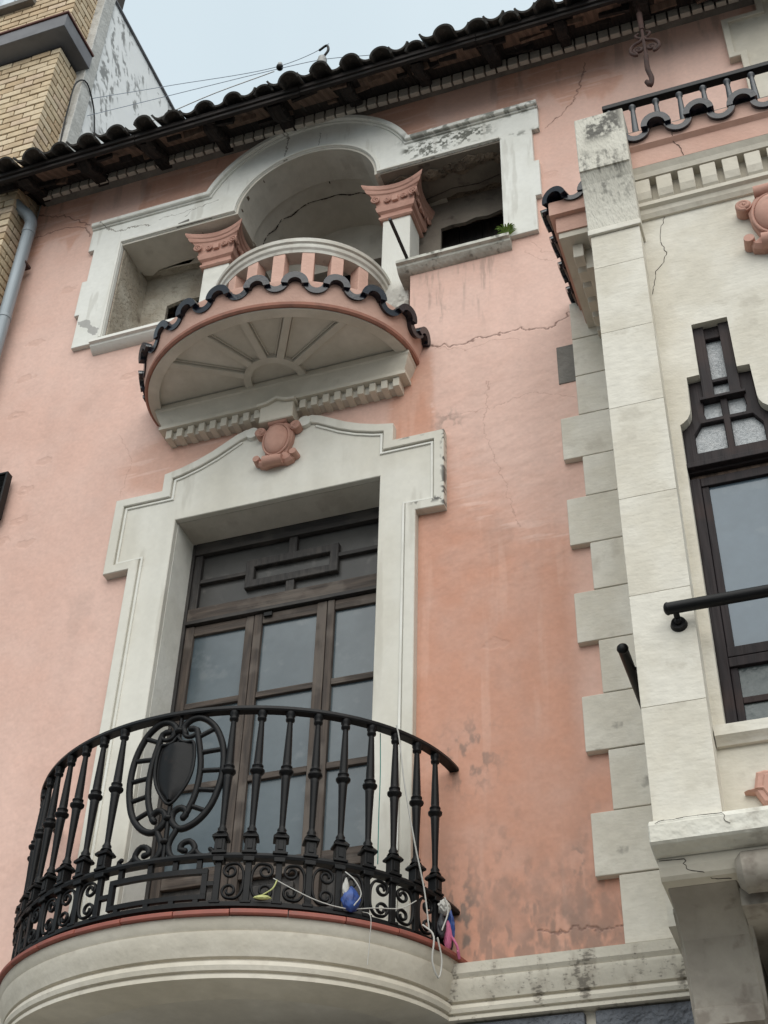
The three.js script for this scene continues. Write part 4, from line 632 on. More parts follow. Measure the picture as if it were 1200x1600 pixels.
// ------------------------------------------------------------------ cream bay
const BR = 1.16; // right edge of the bay
const bay = thing('bay_window', 'cream stucco bay with corner pier, dentil band and dark timber window, beside the pink wall', 'bay window', [0.2, 0, 0]);
{
  const zw = 0.93, c = -0.208;
  const half = [[0.213, 4.644], [0.213, 6.305], [0.196, 6.315], [0.175, 6.335], [0.162, 6.36], [0.156, 6.39], [0.150, 6.602], [0.090, 6.604], [0.088, 6.955]];
  const outline = cc => [...half.map(p => [cc + p[0], p[1]]), ...half.slice().reverse().map(p => [cc - p[0], p[1]])];
  const c2 = 0.61;
  add(bay, 'wall', ext([[-0.72, 4.2], [BR, 4.2], [BR, 8.25], [-0.72, 8.25]], zw - 0.14, zw, [outline(c), outline(c2)]), M.cream);
  add(bay, 'side_wall', bx(-0.785, BR + 0.06, 4.03, 8.25, -0.06, 0.55), M.cream);
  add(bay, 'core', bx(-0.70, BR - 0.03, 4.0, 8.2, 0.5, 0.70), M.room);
  // two timber windows of the same build; the second stands outside the picture
  for (const cc of [c, c2]) {
    const w = part(bay, 'window', 'dark timber window with stepped head'), z0 = 0.835, z1 = 0.885, P = (x0, x1, y0, y1) => [[cc + x0, y0], [cc + x1, y0], [cc + x1, y1], [cc + x0, y1]];
    const lim = outline(cc).map(([x, y]) => [x, y]).filter(p => p[1] > 5); const head = [[cc + 0.213, 6.035], ...half.slice(1).map(p => [cc + p[0], p[1]]), ...half.slice(1).reverse().map(p => [cc - p[0], p[1]]), [cc - 0.213, 6.035]];
    const holes = [P(-0.037, 0.037, 6.60, 6.875), P(-0.037, 0.037, 6.485, 6.575), [[cc - 0.092, 6.352], [cc - 0.017, 6.352], [cc - 0.017, 6.462], [cc - 0.095, 6.462], [cc - 0.1, 6.39]], [[cc + 0.017, 6.352], [cc + 0.092, 6.352], [cc + 0.1, 6.39], [cc + 0.095, 6.462], [cc + 0.017, 6.462]],
      [[cc - 0.158, 6.150], [cc - 0.017, 6.150], [cc - 0.017, 6.326], [cc - 0.12, 6.326], [cc - 0.158, 6.262]], [[cc + 0.017, 6.150], [cc + 0.158, 6.150], [cc + 0.158, 6.262], [cc + 0.12, 6.326], [cc + 0.017, 6.326]]];
    add(w, 'head_frame', ext(head.reverse(), z0, z1, holes, 0.004), M.bayWood); void lim;
    for (const hpts of holes) { const xs = hpts.map(p => p[0]), ys = hpts.map(p => p[1]); add(w, 'pane', boxUV(bx(Math.min(...xs) - 0.004, Math.max(...xs) + 0.004, Math.min(...ys) - 0.004, Math.max(...ys) + 0.004, 0.850, 0.858), rnd(), rnd()), M.patternGlass); }
    for (const s of [-1, 1]) add(w, 'frame_step', rbx(cc + s * 0.063 - 0.027, cc + s * 0.063 + 0.027, 6.47, 6.952, 0.87, 0.902, 0.003), M.bayWood);
    add(w, 'cross_bar', rbx(cc - 0.108, cc + 0.108, 6.460, 6.478, 0.86, 0.905, 0.003), M.bayWood);
    add(w, 'drip_bar', rbx(cc - 0.213, cc + 0.213, 6.045, 6.075, 0.86, 0.915, 0.004), M.bayWood); add(w, 'shutter_slot', bx(cc - 0.205, cc + 0.205, 6.0, 6.035, 0.80, 0.855), M.eaveBoard);
    for (const s of [-1, 1]) add(w, 'stile', rbx(cc + s * 0.1895 - 0.0235, cc + s * 0.1895 + 0.0235, 4.648, 6.005, z0, z1 - 0.006, 0.004), M.bayWood);
    for (const s of [-1, 1]) add(w, 'sash_stile', rbx(cc + s * 0.149 - 0.0165, cc + s * 0.149 + 0.0165, 4.648, 5.99, z0, z1 - 0.02, 0.004), M.bayWood);
    add(w, 'rail', rbx(cc - 0.166, cc + 0.166, 5.955, 6.005, z0, z1 - 0.012, 0.004), M.bayWood); add(w, 'rail', rbx(cc - 0.166, cc + 0.166, 5.015, 5.065, z0, z1 - 0.01, 0.004), M.bayWood); add(w, 'rail', rbx(cc - 0.166, cc + 0.166, 4.965, 5.012, z0, z1 - 0.008, 0.004), M.bayWood);
    add(w, 'muntin', rbx(cc - 0.133, cc + 0.133, 4.79, 4.82, z0, z1 - 0.02, 0.003), M.bayWood); add(w, 'rail', rbx(cc - 0.133, cc + 0.133, 4.648, 4.67, z0, z1 - 0.012, 0.003), M.bayWood);
    add(w, 'large_pane', bx(cc - 0.14, cc + 0.14, 5.06, 5.96, 0.846, 0.854), M.bayGlass); add(w, 'lower_pane', bx(cc - 0.14, cc + 0.14, 4.815, 4.97, 0.846, 0.854), M.darkGlass); add(w, 'lower_pane', bx(cc - 0.14, cc + 0.14, 4.665, 4.795, 0.846, 0.854), M.darkGlass);
    add(bay, 'window_sill', sweepPlan(straight(cc - 0.255, cc + 0.255, zw), [[-0.12, 4.644], [0.05, 4.640], [0.052, 4.592], [0.03, 4.575], [0.02, 4.56], [-0.12, 4.56]], 0.4), M.cream);
  }
  // corner piers in blocks
  const cut = [4.212, 4.728, 5.284, 5.825, 6.39, 6.91, 7.40, 7.655];
  const gt = std({ map: dataTex(256, 512, (u, v) => { const x = u * 0.3, y = v * 1.0; const a = fbm(x * 9, y * 7, 1100, 5), b = fbm(x * 50, y * 40, 1104, 4); let cc = mix([0.63, 0.605, 0.53], [0.52, 0.49, 0.42], a); const m1 = sstep(0.62, 0.72, y) * sstep(0.99, 0.92, y - (a - 0.5) * 0.2) * sstep(0.28, 0.22, x) * sstep(0.02, 0.06, x), m2 = sstep(0.62, 0.52, y) * sstep(0.05, 0.35, y) * 0.75; return mix(cc, [0.075, 0.07, 0.062], sstep(0.36, 0.58, b * 0.55 + a * 0.45) * Math.max(m1, m2 * sstep(0.40, 0.7, fbm(x * 60, y * 5, 1110, 4) * 0.6 + b * 0.4)) * 0.9); }), bumpMap: grainBump, bumpScale: 0.006 });
  for (const [x0, x1] of [[-0.728, -0.468], [BR - 0.26, BR]]) {
    const p = part(bay, 'pier', 'cream block pier with blackened head');
    for (let i = 0; i < cut.length - 1; i++) add(p, 'block', boxUV(rbx(x0, x1, cut[i] + 0.0006, cut[i + 1] - 0.0006, 0.80, 1.05, 0.0025), rnd() * 2, rnd() * 2), M.cream);
    add(p, 'fillet', rbx(x0 - 0.012, x1 + 0.012, 7.657, 7.698, 0.80, 1.066, 0.005), M.cream);
    const g = extX([[0.78, 7.70], [1.058, 7.70], [1.061, 7.78], [1.068, 7.86], [1.082, 7.94], [1.105, 8.03], [1.14, 8.098], [1.15, 8.10], [1.15, 8.57], [0.78, 8.57]], x0 - 0.010, x1 + 0.006, 0.004); const pp = g.attributes.position, uv = g.attributes.uv; for (let i = 0; i < pp.count; i++) uv.setXY(i, (pp.getX(i) - x0) / 0.3 + (pp.getZ(i) - 1.15) * 0.5, (pp.getY(i) - 7.68) / 1.0); add(p, 'pier_head', g, gt);
  }
  // entablature between the piers and its lower return on the left side
  const run = (x0, x1, zf, n) => {
    const e = part(bay, n);
    add(e, 'lower_moulding', extX([[zf - 0.16, 7.815], [zf - 0.085, 7.82], [zf - 0.07, 7.845], [zf - 0.065, 7.875], [zf - 0.045, 7.885], [zf - 0.045, 7.912], [zf - 0.16, 7.912]], x0, x1), M.creamSmooth);
    add(e, 'frieze', bx(x0, x1, 7.91, 8.13, zf - 0.16, zf - 0.095), M.creamSmooth);
    for (let i = 0; x0 + 0.005 + i * 0.119 + 0.083 < x1 + 0.02; i++) { const a = x0 + 0.0 + i * 0.119 + (x0 < -0.5 ? 0.02 : 0); const g = extX([[zf - 0.096, 7.915], [zf - 0.066, 7.915], [zf - 0.046, 7.94], [zf - 0.034, 7.985], [zf - 0.034, 8.09], [zf - 0.096, 8.09]], a, Math.min(a + 0.083, x1), 0.003); add(e, 'dentil', g, M.creamSmooth); }
    add(e, 'soffit', extX([[zf - 0.16, 8.10], [zf - 0.03, 8.10], [zf - 0.02, 8.13], [zf, 8.163], [zf - 0.16, 8.163]], x0, x1), M.creamSmooth);
    add(e, 'fascia', extX([[zf - 0.16, 8.1635], [zf + 0.001, 8.1635], [zf + 0.001, 8.30], [zf + 0.03, 8.318], [zf + 0.036, 8.435], [zf - 0.16, 8.46]], x0, x1), M.pink);
    return e;
  };
  run(-0.47, BR - 0.26, 1.03, 'entablature');
  // lower side part: built along x then turned to face the left side
  { const e = part(bay, 'side_entablature', 'pink and cream cornice returning to the pink wall');
    add(e, 'soffit', bx(-0.955, -0.70, 8.11, 8.155, 0.0, 0.726), M.creamSmooth); add(e, 'fascia', bx(-0.965, -0.70, 8.1555, 8.285, 0.0, 0.736), M.pink); add(e, 'fillet', bx(-0.995, -0.70, 8.285, 8.40, 0.0, 0.766), M.pink);
    add(e, 'frieze', bx(-0.835, -0.70, 7.95, 8.11, 0.0, 0.60), M.creamSmooth);
    for (let i = 0; i < 6; i++) { const z = 0.575 - i * 0.119; add(e, 'dentil', rbx(-0.895, -0.833, 8.0, 8.112, z, z + 0.083, 0.006), M.creamSmooth); }
    const cov = tileGeo(0.08, 0.055, 0.34, 0.032, 1.5), chn = tileGeo(0.078, 0.05, 0.32, 0.030, 1.3, true), fill = boxUV(new THREE.CylinderGeometry(0.052, 0.052, 0.2, 16).rotateX(Math.PI / 2).translate(0, 0, -0.13));
    place(e, 'cover_tile', cov, M.glaze, [-0.955, 8.388, 0.80], [0.28, -0.35, 0.05, 'YXZ']); place(e, 'channel_tile', chn, M.glaze, [-0.845, 8.44, 0.80], [0.26, 0, 0, 'YXZ']); place(e, 'cover_tile', cov, M.glaze, [-0.735, 8.40, 0.80], [0.28, 0, 0, 'YXZ']);
    for (let k = 0; k < 4; k++) { const zz = 0.66 - k * 0.205; place(e, 'cover_tile', cov, M.glaze, [-1.045 + hash(k, 1, 31) * 0.02, 8.36, zz], [0.28, -Math.PI / 2, 0, 'YXZ']); place(e, 'mortar_fill', fill, M.eaveBoard, [-1.045, 8.35, zz], [0.28, -Math.PI / 2, 0, 'YXZ']); if (k < 3) place(e, 'channel_tile', chn, M.glaze, [-1.035, 8.40, zz - 0.1025], [0.26, -Math.PI / 2, 0, 'YXZ']); } }
  { const r = part(bay, 'tile_edge', 'wavy blue black glazed tile edge'), cov = tileGeo(0.084, 0.06, 0.34, 0.034, 1.5), chn = tileGeo(0.080, 0.055, 0.32, 0.032, 1.3, true), fill = boxUV(new THREE.CylinderGeometry(0.054, 0.054, 0.22, 16).rotateX(Math.PI / 2).translate(0, 0, -0.14));
    for (let k = 0; k < 8; k++) { const x = -0.295 + k * 0.235; if (x < BR - 0.3) place(r, 'cover_tile', cov, M.glaze, [x, 8.388 + (hash(k, 1, 21) - 0.5) * 0.02, 1.115 + (hash(k, 2, 21) - 0.5) * 0.02], [0.28, (hash(k, 3, 21) - 0.5) * 0.14, (hash(k, 4, 21) - 0.5) * 0.1, 'YXZ']); if (x - 0.1175 < BR - 0.3) place(r, 'channel_tile', chn, M.glaze, [x - 0.1175, 8.405 + (hash(k, 1, 22) - 0.5) * 0.014, 1.105], [0.26, (hash(k, 3, 22) - 0.5) * 0.1, 0, 'YXZ']); }
    add(r, 'tile_bed', extX([[1.06, 8.42], [1.06, 8.45], [0.80, 8.52], [0.5, 8.52], [0.5, 8.40]], -0.70, BR - 0.02), M.cement); }
  add(bay, 'terrace', bx(-0.90, BR + 0.06, 8.26, 8.39, -0.005, 0.68), M.cement);
  cartouche(bay, 0.205, 7.555, zw, 1.22, M.ornament);
  { const g = part(bay, 'lower_ornament'); const pts = [[-0.385, 4.345], [-0.345, 4.355], [-0.33, 4.42], [-0.30, 4.425], [-0.20, 4.41], [-0.10, 4.425], [-0.07, 4.42], [-0.055, 4.355], [-0.015, 4.345], [-0.055, 4.335], [-0.08, 4.28], [-0.2, 4.265], [-0.32, 4.28], [-0.345, 4.335]]; add(g, 'plaque', ext(pts, zw, zw + 0.04, [], 0.012), M.ornament); add(g, 'inset', ext(pts.map(p => [-0.2 + (p[0] + 0.2) * 0.78, 4.347 + (p[1] - 4.347) * 0.72]), zw + 0.035, zw + 0.048, [], 0.005), M.ornament); }
  // floor ledge, mouldings, corbels and underside
  const lg = std({ map: mottled([0.68, 0.66, 0.59], [0.60, 0.575, 0.50], [0.20, 0.165, 0.13], 0.7, 1130, 0.55), bumpMap: grainBump, bumpScale: 0.006 });
  add(bay, 'ledge', extX([[0.4, 4.09], [1.03, 4.094], [1.075, 4.105], [1.09, 4.11], [1.10, 4.118], [1.10, 4.185], [1.088, 4.207], [0.4, 4.211]], -0.742, BR + 0.02, 0.005), lg);
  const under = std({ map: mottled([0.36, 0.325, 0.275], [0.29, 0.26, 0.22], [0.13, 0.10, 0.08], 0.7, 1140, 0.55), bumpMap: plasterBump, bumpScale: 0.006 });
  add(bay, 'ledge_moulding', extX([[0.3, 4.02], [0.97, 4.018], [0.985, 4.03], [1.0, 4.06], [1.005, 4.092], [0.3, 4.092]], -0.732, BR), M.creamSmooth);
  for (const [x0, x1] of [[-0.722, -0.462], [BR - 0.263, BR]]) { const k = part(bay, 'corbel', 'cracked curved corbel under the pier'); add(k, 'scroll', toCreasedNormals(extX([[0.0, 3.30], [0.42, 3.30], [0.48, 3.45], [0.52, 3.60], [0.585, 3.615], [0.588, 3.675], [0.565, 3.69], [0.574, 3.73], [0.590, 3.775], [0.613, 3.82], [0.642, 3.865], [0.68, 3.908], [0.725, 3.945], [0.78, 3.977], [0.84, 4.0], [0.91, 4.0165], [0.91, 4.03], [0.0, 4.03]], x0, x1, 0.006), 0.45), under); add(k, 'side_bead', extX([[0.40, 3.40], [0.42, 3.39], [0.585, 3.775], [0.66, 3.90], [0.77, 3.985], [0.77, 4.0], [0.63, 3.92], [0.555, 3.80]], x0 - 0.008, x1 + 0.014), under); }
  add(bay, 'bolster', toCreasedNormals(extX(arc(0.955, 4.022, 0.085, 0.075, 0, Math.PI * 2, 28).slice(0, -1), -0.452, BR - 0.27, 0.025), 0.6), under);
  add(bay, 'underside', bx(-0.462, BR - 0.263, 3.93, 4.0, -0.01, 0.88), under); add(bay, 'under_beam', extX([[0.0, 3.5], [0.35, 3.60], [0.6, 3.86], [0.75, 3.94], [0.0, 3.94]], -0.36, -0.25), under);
  // cracks in the plaster
  const cr = [[-0.208, 8.421, 1.067], [-0.221, 8.33, 1.066], [-0.222, 8.302, 1.034], [-0.192, 8.245, 1.034], [-0.182, 8.168, 1.033]];
  add(bay, 'crack', crackTube(cr, 0.0016, 0.004, 1), M.mortar);
  add(bay, 'crack', crackTube([[-0.338, 7.82, 0.931], [-0.372, 7.729, 0.931], [-0.383, 7.622, 0.931], [-0.359, 7.535, 0.931], [-0.378, 7.465, 0.931], [-0.429, 7.408, 0.931], [-0.444, 7.308, 0.931], [-0.462, 7.241, 0.931]], 0.0016, 0.006, 2), M.mortar);
  add(bay, 'crack', crackTube([[-0.715, 4.19, 1.101], [-0.69, 4.20, 1.099], [-0.65, 4.196, 1.1], [-0.6, 4.202, 1.098], [-0.53, 4.2, 1.1], [-0.47, 4.197, 1.1], [-0.44, 4.15, 1.103]], 0.0012, 0.012, 3), M.mortar);
  add(bay, 'crack', crackTube([[-0.728, 4.086, 1.005], [-0.64, 4.082, 1.005], [-0.635, 4.05, 0.996], [-0.575, 4.03, 0.985], [-0.555, 4.017, 0.95], [-0.48, 4.016, 0.93]], 0.0014, 0.012, 4), M.mortar);
}

// ------------------------------------------------------------------ iron terrace railing above the bay
{
  const t = thing('terrace_railing', 'short black iron terrace railing above the glazed tile edge of the bay', 'railing', [0.25, 8.4, 0.9]);
  add(t, 'handrail', rbx(-0.60, 1.1, 8.925, 8.965, 0.875, 0.925, 0.005), M.iron); add(t, 'bottom_rail', rbx(-0.60, 1.1, 8.50, 8.525, 0.885, 0.915, 0.004), M.iron);
  const bg = new THREE.LatheGeometry([[0.0, 0], [0.024, 0], [0.024, 0.03], [0.016, 0.045], [0.020, 0.06], [0.019, 0.2], [0.014, 0.36], [0.013, 0.385], [0.021, 0.392], [0.021, 0.41], [0.015, 0.416], [0.0, 0.43]].map(p => new THREE.Vector2(...p)), 12);
  const iron2 = std({ map: mottled([0.045, 0.05, 0.058], [0.032, 0.036, 0.042], [0.07, 0.065, 0.06], 0.4, 1160, 0.4), roughness: 0.45 });
  const b2 = boxUV(bg); for (let k = 0; k < 13; k++) place(t, 'baluster', b2, iron2, [-0.565 + k * 0.138, 8.50, 0.90]);
}
// guard bars across the bay windows
{
  const t = thing('guard_bar', 'black tubular guard bar across the front window of the cream bay', 'guard bar', [-0.2, 5.1, 1.1], 'guard bars of the bay'); t.userData.label = 'long black guard bar fixed across the front window of the cream bay';
  add(t, 'tube', rodBetween([-0.565, 5.135, 1.12], [0.95, 5.135, 1.12], 0.026, 18), M.iron); add(t, 'end_cap', boxUV(new THREE.SphereGeometry(0.028, 14, 10).scale(0.6, 1, 1).translate(-0.566, 5.135, 1.12)), M.iron);
  add(t, 'bracket', rodBetween([-0.535, 5.095, 1.045], [-0.535, 5.125, 1.12], 0.013, 10), M.iron); add(t, 'wall_plate', boxUV(new THREE.CylinderGeometry(0.03, 0.036, 0.02, 20).rotateX(Math.PI / 2).translate(-0.535, 5.095, 1.06)), M.iron); add(t, 'nut', boxUV(new THREE.SphereGeometry(0.015, 10, 8).translate(-0.535, 5.095, 1.076)), M.iron);
  const s = thing('guard_bar', 'short black guard bar poking out beside the quoins from the side of the bay', 'guard bar', [-0.84, 5.1, 0.4], 'guard bars of the bay');
  add(s, 'tube', rodBetween([-0.838, 5.295, 0.66], [-0.838, 5.295, 0.1], 0.024, 16), M.iron); add(s, 'end_cap', boxUV(new THREE.SphereGeometry(0.027, 14, 10).scale(1, 1, 0.7).translate(-0.838, 5.295, 0.662)), M.iron); add(s, 'bracket', rodBetween([-0.838, 5.295, 0.5], [-0.77, 5.27, 0.5], 0.010, 8), M.iron);
}

// ------------------------------------------------------------------ iron balcony railing
const rail = thing('balcony_railing', 'black wrought iron railing with shield emblem curving round the lower balcony', 'railing', [CX, 4.23, 0.4]);
const ER = ellipse(CX, 1.119, 0.945, 0.12, -0.04);
const RP = (s, y, n = 0) => { const q = ER.get(s, n); return new THREE.Vector3(q.x, y, q.z); };
{
  add(rail, 'handrail', sweepPlan(ER.path(110), [[-0.022, 5.222], [0.022, 5.222], [0.026, 5.230], [0.022, 5.246], [-0.022, 5.246], [-0.026, 5.230]], 0.6), M.iron);
  add(rail, 'middle_rail', sweepPlan(ER.path(110), [[-0.02, 4.468], [0.02, 4.468], [0.024, 4.48], [0.018, 4.494], [-0.018, 4.494], [-0.024, 4.48]], 0.6), M.iron);
  add(rail, 'bottom_rail', sweepPlan(ER.path(110), [[-0.016, 4.248], [0.016, 4.248], [0.016, 4.268], [-0.016, 4.268]], 0.6), M.iron);
  const L = (r, y) => new THREE.Vector2(r, y);
  const lathe = new THREE.LatheGeometry([L(0, 4.585), L(0.030, 4.588), L(0.024, 4.600), L(0.019, 4.605), L(0.022, 4.615), L(0.016, 4.624), L(0.0135, 4.635), L(0.016, 4.74), L(0.0205, 4.868), L(0.022, 4.880), L(0.017, 4.884), L(0.024, 4.889), L(0.034, 4.900), L(0.035, 4.909), L(0.025, 4.917), L(0.021, 4.923), L(0.027, 4.928), L(0.027, 4.934), L(0.019, 4.940), L(0.0205, 4.95), L(0.017, 5.06), L(0.013, 5.165), L(0.0125, 5.172), L(0.021, 5.178), L(0.022, 5.188), L(0.017, 5.194), L(0.023, 5.203), L(0.024, 5.222)], 16);
  lathe.translate(0, -4.9, 0);
  const ped = merged([boxUV(lathe), rbx(-0.024, 0.024, 4.492 - 4.9, 4.572 - 4.9, -0.024, 0.024, 0.004), rbx(-0.033, 0.033, 4.490 - 4.9, 4.502 - 4.9, -0.028, 0.028, 0.003), (() => { const g = new THREE.CylinderGeometry(0.034, 0.050, 0.016, 4).rotateY(Math.PI / 4).translate(0, 4.580 - 4.9, 0); return boxUV(g); })(), rbx(-0.035, 0.035, 4.563 - 4.9, 4.575 - 4.9, -0.035, 0.035, 0.003), rbx(-0.012, 0.012, 4.51 - 4.9, 4.555 - 4.9, 0.02, 0.028, 0.002)]);
  const post = merged([rbx(-0.014, 0.014, -0.10, 0.105, -0.011, 0.011, 0.003), rbx(-0.026, 0.026, 0.085, 0.108, -0.024, 0.024, 0.004), rbx(-0.024, 0.024, -0.108, -0.093, -0.02, 0.02, 0.004)]);
  const sp = [], up = spiral(0.010, 0.046, 0.013, 0.034, 0, 1.25, 12); // unwinds to the top
  up.forEach(p => sp.push(p)); const top = up[up.length - 1]; void top;
  const path = [...up, [-0.022, 0.078], [-0.043, 0.05], [-0.049, 0.0], [-0.043, -0.05], [-0.022, -0.078], ...up.map(p => [p[0], -p[1]]).reverse()];
  const scr = tube(path.map(p => new THREE.Vector3(p[0], p[1], 0)), 0.0068, 2, 6).clone(); { const p = scr.attributes.position; for (let i = 0; i < p.count; i++) p.setZ(i, p.getZ(i) * 1.5); }
  const scrM = scr.clone(); { const p = scrM.attributes.position, n = scrM.attributes.normal; for (let i = 0; i < p.count; i++) { p.setX(i, -p.getX(i)); n.setX(i, -n.getX(i)); } for (let i = 0; i < p.count; i += 3) { for (const a of [p, n]) { const t = [a.getX(i), a.getY(i), a.getZ(i)]; a.setXYZ(i, a.getX(i + 1), a.getY(i + 1), a.getZ(i + 1)); a.setXYZ(i + 1, ...t); } } }
  boxUV(scr); boxUV(scrM);
  const s0 = 0.289, dp = 0.1325;
  for (const sg of [-1, 1]) for (let k = 0; k < 9; k++) {
    const s = 0.006 + sg * (s0 + k * dp) , q = ER.get(s); if (Math.abs(s) > ER.L / 2 - 0.06) continue;
    place(rail, 'baluster', ped, M.iron, [q.x, 4.9, q.z], [0, q.ang, 0]); place(rail, 'post', post, M.iron, [q.x, 4.368, q.z], [0, q.ang, 0]);
    const q2 = ER.get(s + sg * dp / 2); const even = k % 2 === 0; place(rail, 'scroll', (even === (sg > 0)) ? scrM : scr, M.iron, [q2.x, 4.368, q2.z], [0, q2.ang, 0]);
  }
  // emblem in the middle
  const em = part(rail, 'emblem', 'iron shield between ladder scrolls'), U = 0.033, T = (pts, r, sx, n = 0, seg = 4) => tube(pts.map(p => RP(U + sx * p[0], p[1], n)), r, seg, 7);
  const outer = [[0.03, 5.128], [0.018, 5.16], [0.05, 5.198], [0.1, 5.206], [0.165, 5.163], [0.216, 5.065], [0.234, 4.955], [0.226, 4.84], [0.187, 4.722], [0.125, 4.652], [0.062, 4.632], [0.018, 4.676], [0.024, 4.722], [0.058, 4.737], [0.088, 4.712], [0.072, 4.687]];
  const inner = [[0.055, 5.150], [0.084, 5.145], [0.098, 5.10], [0.114, 5.03], [0.126, 4.95], [0.125, 4.86], [0.112, 4.78], [0.088, 4.712]];
  const curl = [[0.022, 5.135], [0.036, 5.112], [0.064, 5.106], [0.088, 5.122], [0.078, 5.15], [0.056, 5.145]];
  const S1 = [[0.05, 4.635], [0.018, 4.556], [0.038, 4.50], [0.1, 4.487], [0.145, 4.524], [0.122, 4.565], [0.086, 4.558], [0.076, 4.53], [0.1, 4.522]], S2 = [[0.143, 4.53], [0.168, 4.500], [0.205, 4.49], [0.232, 4.508], [0.216, 4.522]];
  for (const sx of [-1, 1]) {
    add(em, 'outer_band', T(outer, 0.0165, sx), M.iron); add(em, 'inner_band', T(inner, 0.0155, sx, 0.002), M.iron); add(em, 'top_curl', T(curl, 0.011, sx, 0.004), M.iron); add(em, 'foot_scroll', T(S1, 0.0145, sx), M.iron); add(em, 'foot_scroll', T(S2, 0.011, sx), M.iron);
    for (const [a, b, c2, d] of [[0.098, 5.10, 0.178, 5.14], [0.118, 5.015, 0.216, 5.026], [0.126, 4.92, 0.226, 4.918], [0.12, 4.825, 0.216, 4.812], [0.104, 4.742, 0.175, 4.712]]) add(em, 'rung', T([[a, b], [(a + c2) / 2, (b + d) / 2], [c2, d]], 0.012, sx, 0, 2), M.iron);
  }
  const sh = [[0, 5.108], [0.022, 5.082], [0.05, 5.074], [0.078, 5.074], [0.092, 5.03], [0.096, 4.97], [0.09, 4.90], [0.062, 4.83], [0, 4.757]]; const full = [...sh, ...sh.slice(1, -1).reverse().map(p => [-p[0], p[1]])];
  add(em, 'shield_rim', tube(full.map(p => RP(U + p[0], p[1], 0.014)), 0.0085, 4, 6, true), M.iron);
  { const g = ext(full, -0.006, 0.004); const p = g.attributes.position; for (let i = 0; i < p.count; i++) { const u = p.getX(i), ridge = Math.max(0, 0.03 - Math.abs(u) * 0.28), v = RP(U + u, p.getY(i), p.getZ(i) + 0.006); p.setXYZ(i, v.x, v.y, v.z); void ridge; } g.computeVertexNormals(); add(em, 'shield_plate', g, M.iron);
    const rows = 10, pos = [], idx = []; for (let j = 0; j <= rows; j++) { const y = 4.775 + (5.07 - 4.775) * j / rows; let hw = 0.0; for (let i = 0; i < sh.length - 1; i++) { const [ax, ay] = sh[i], [bx2, by] = sh[i + 1]; if (y <= ay && y >= by) { hw = Math.max(hw, ax + (bx2 - ax) * (ay - y) / ((ay - by) || 1)); } } for (const [f, n] of [[-0.86, 0.010], [-0.4, 0.022], [0, 0.032], [0.4, 0.022], [0.86, 0.010]]) { const v = RP(U + hw * f, y, n); pos.push(v.x, v.y, v.z); } } for (let j = 0; j < rows; j++) for (let i = 0; i < 4; i++) { const a = j * 5 + i; idx.push(a, a + 1, a + 5, a + 1, a + 6, a + 5); } const g2 = new THREE.BufferGeometry(); g2.setAttribute('position', new THREE.Float32BufferAttribute(pos, 3)); g2.setIndex(idx); g2.computeVertexNormals(); add(em, 'shield_face', boxUV(g2), M.iron); }
  add(em, 'stem', T([[0, 5.215], [0, 5.16], [0, 5.11]], 0.010, 1), M.iron); add(em, 'stem', T([[0, 4.757], [0, 4.68], [0, 4.6], [0, 4.49]], 0.011, 1), M.iron); for (const y of [5.145, 4.69, 4.575]) { const v = RP(U, y, 0.008); add(em, 'collar', boxUV(new THREE.SphereGeometry(0.022, 12, 8).scale(1, 0.7, 0.9).translate(v.x, v.y, v.z)), M.iron); }
  // framed panel under the emblem
  const fr = part(rail, 'lower_frame'), bar = (a, b, y0, y1) => add(fr, 'bar', sweepPlan(ER.path(14, 0, a, b), [[-0.011, y0], [0.011, y0], [0.011, y1], [-0.011, y1]], 0.6), M.iron);
  bar(-0.222, 0.252, 4.402, 4.426); bar(-0.222, 0.252, 4.284, 4.306); bar(-0.222, -0.198, 4.307, 4.401); bar(0.228, 0.252, 4.307, 4.401);
  for (const s of [-0.17, -0.02, 0.10, 0.21]) { bar(s - 0.011, s + 0.011, 4.427, 4.467); bar(s - 0.011, s + 0.011, 4.269, 4.283); } for (const y of [4.345]) { bar(-0.268, -0.223, y, y + 0.02); bar(0.253, 0.282, y, y + 0.02); }
}
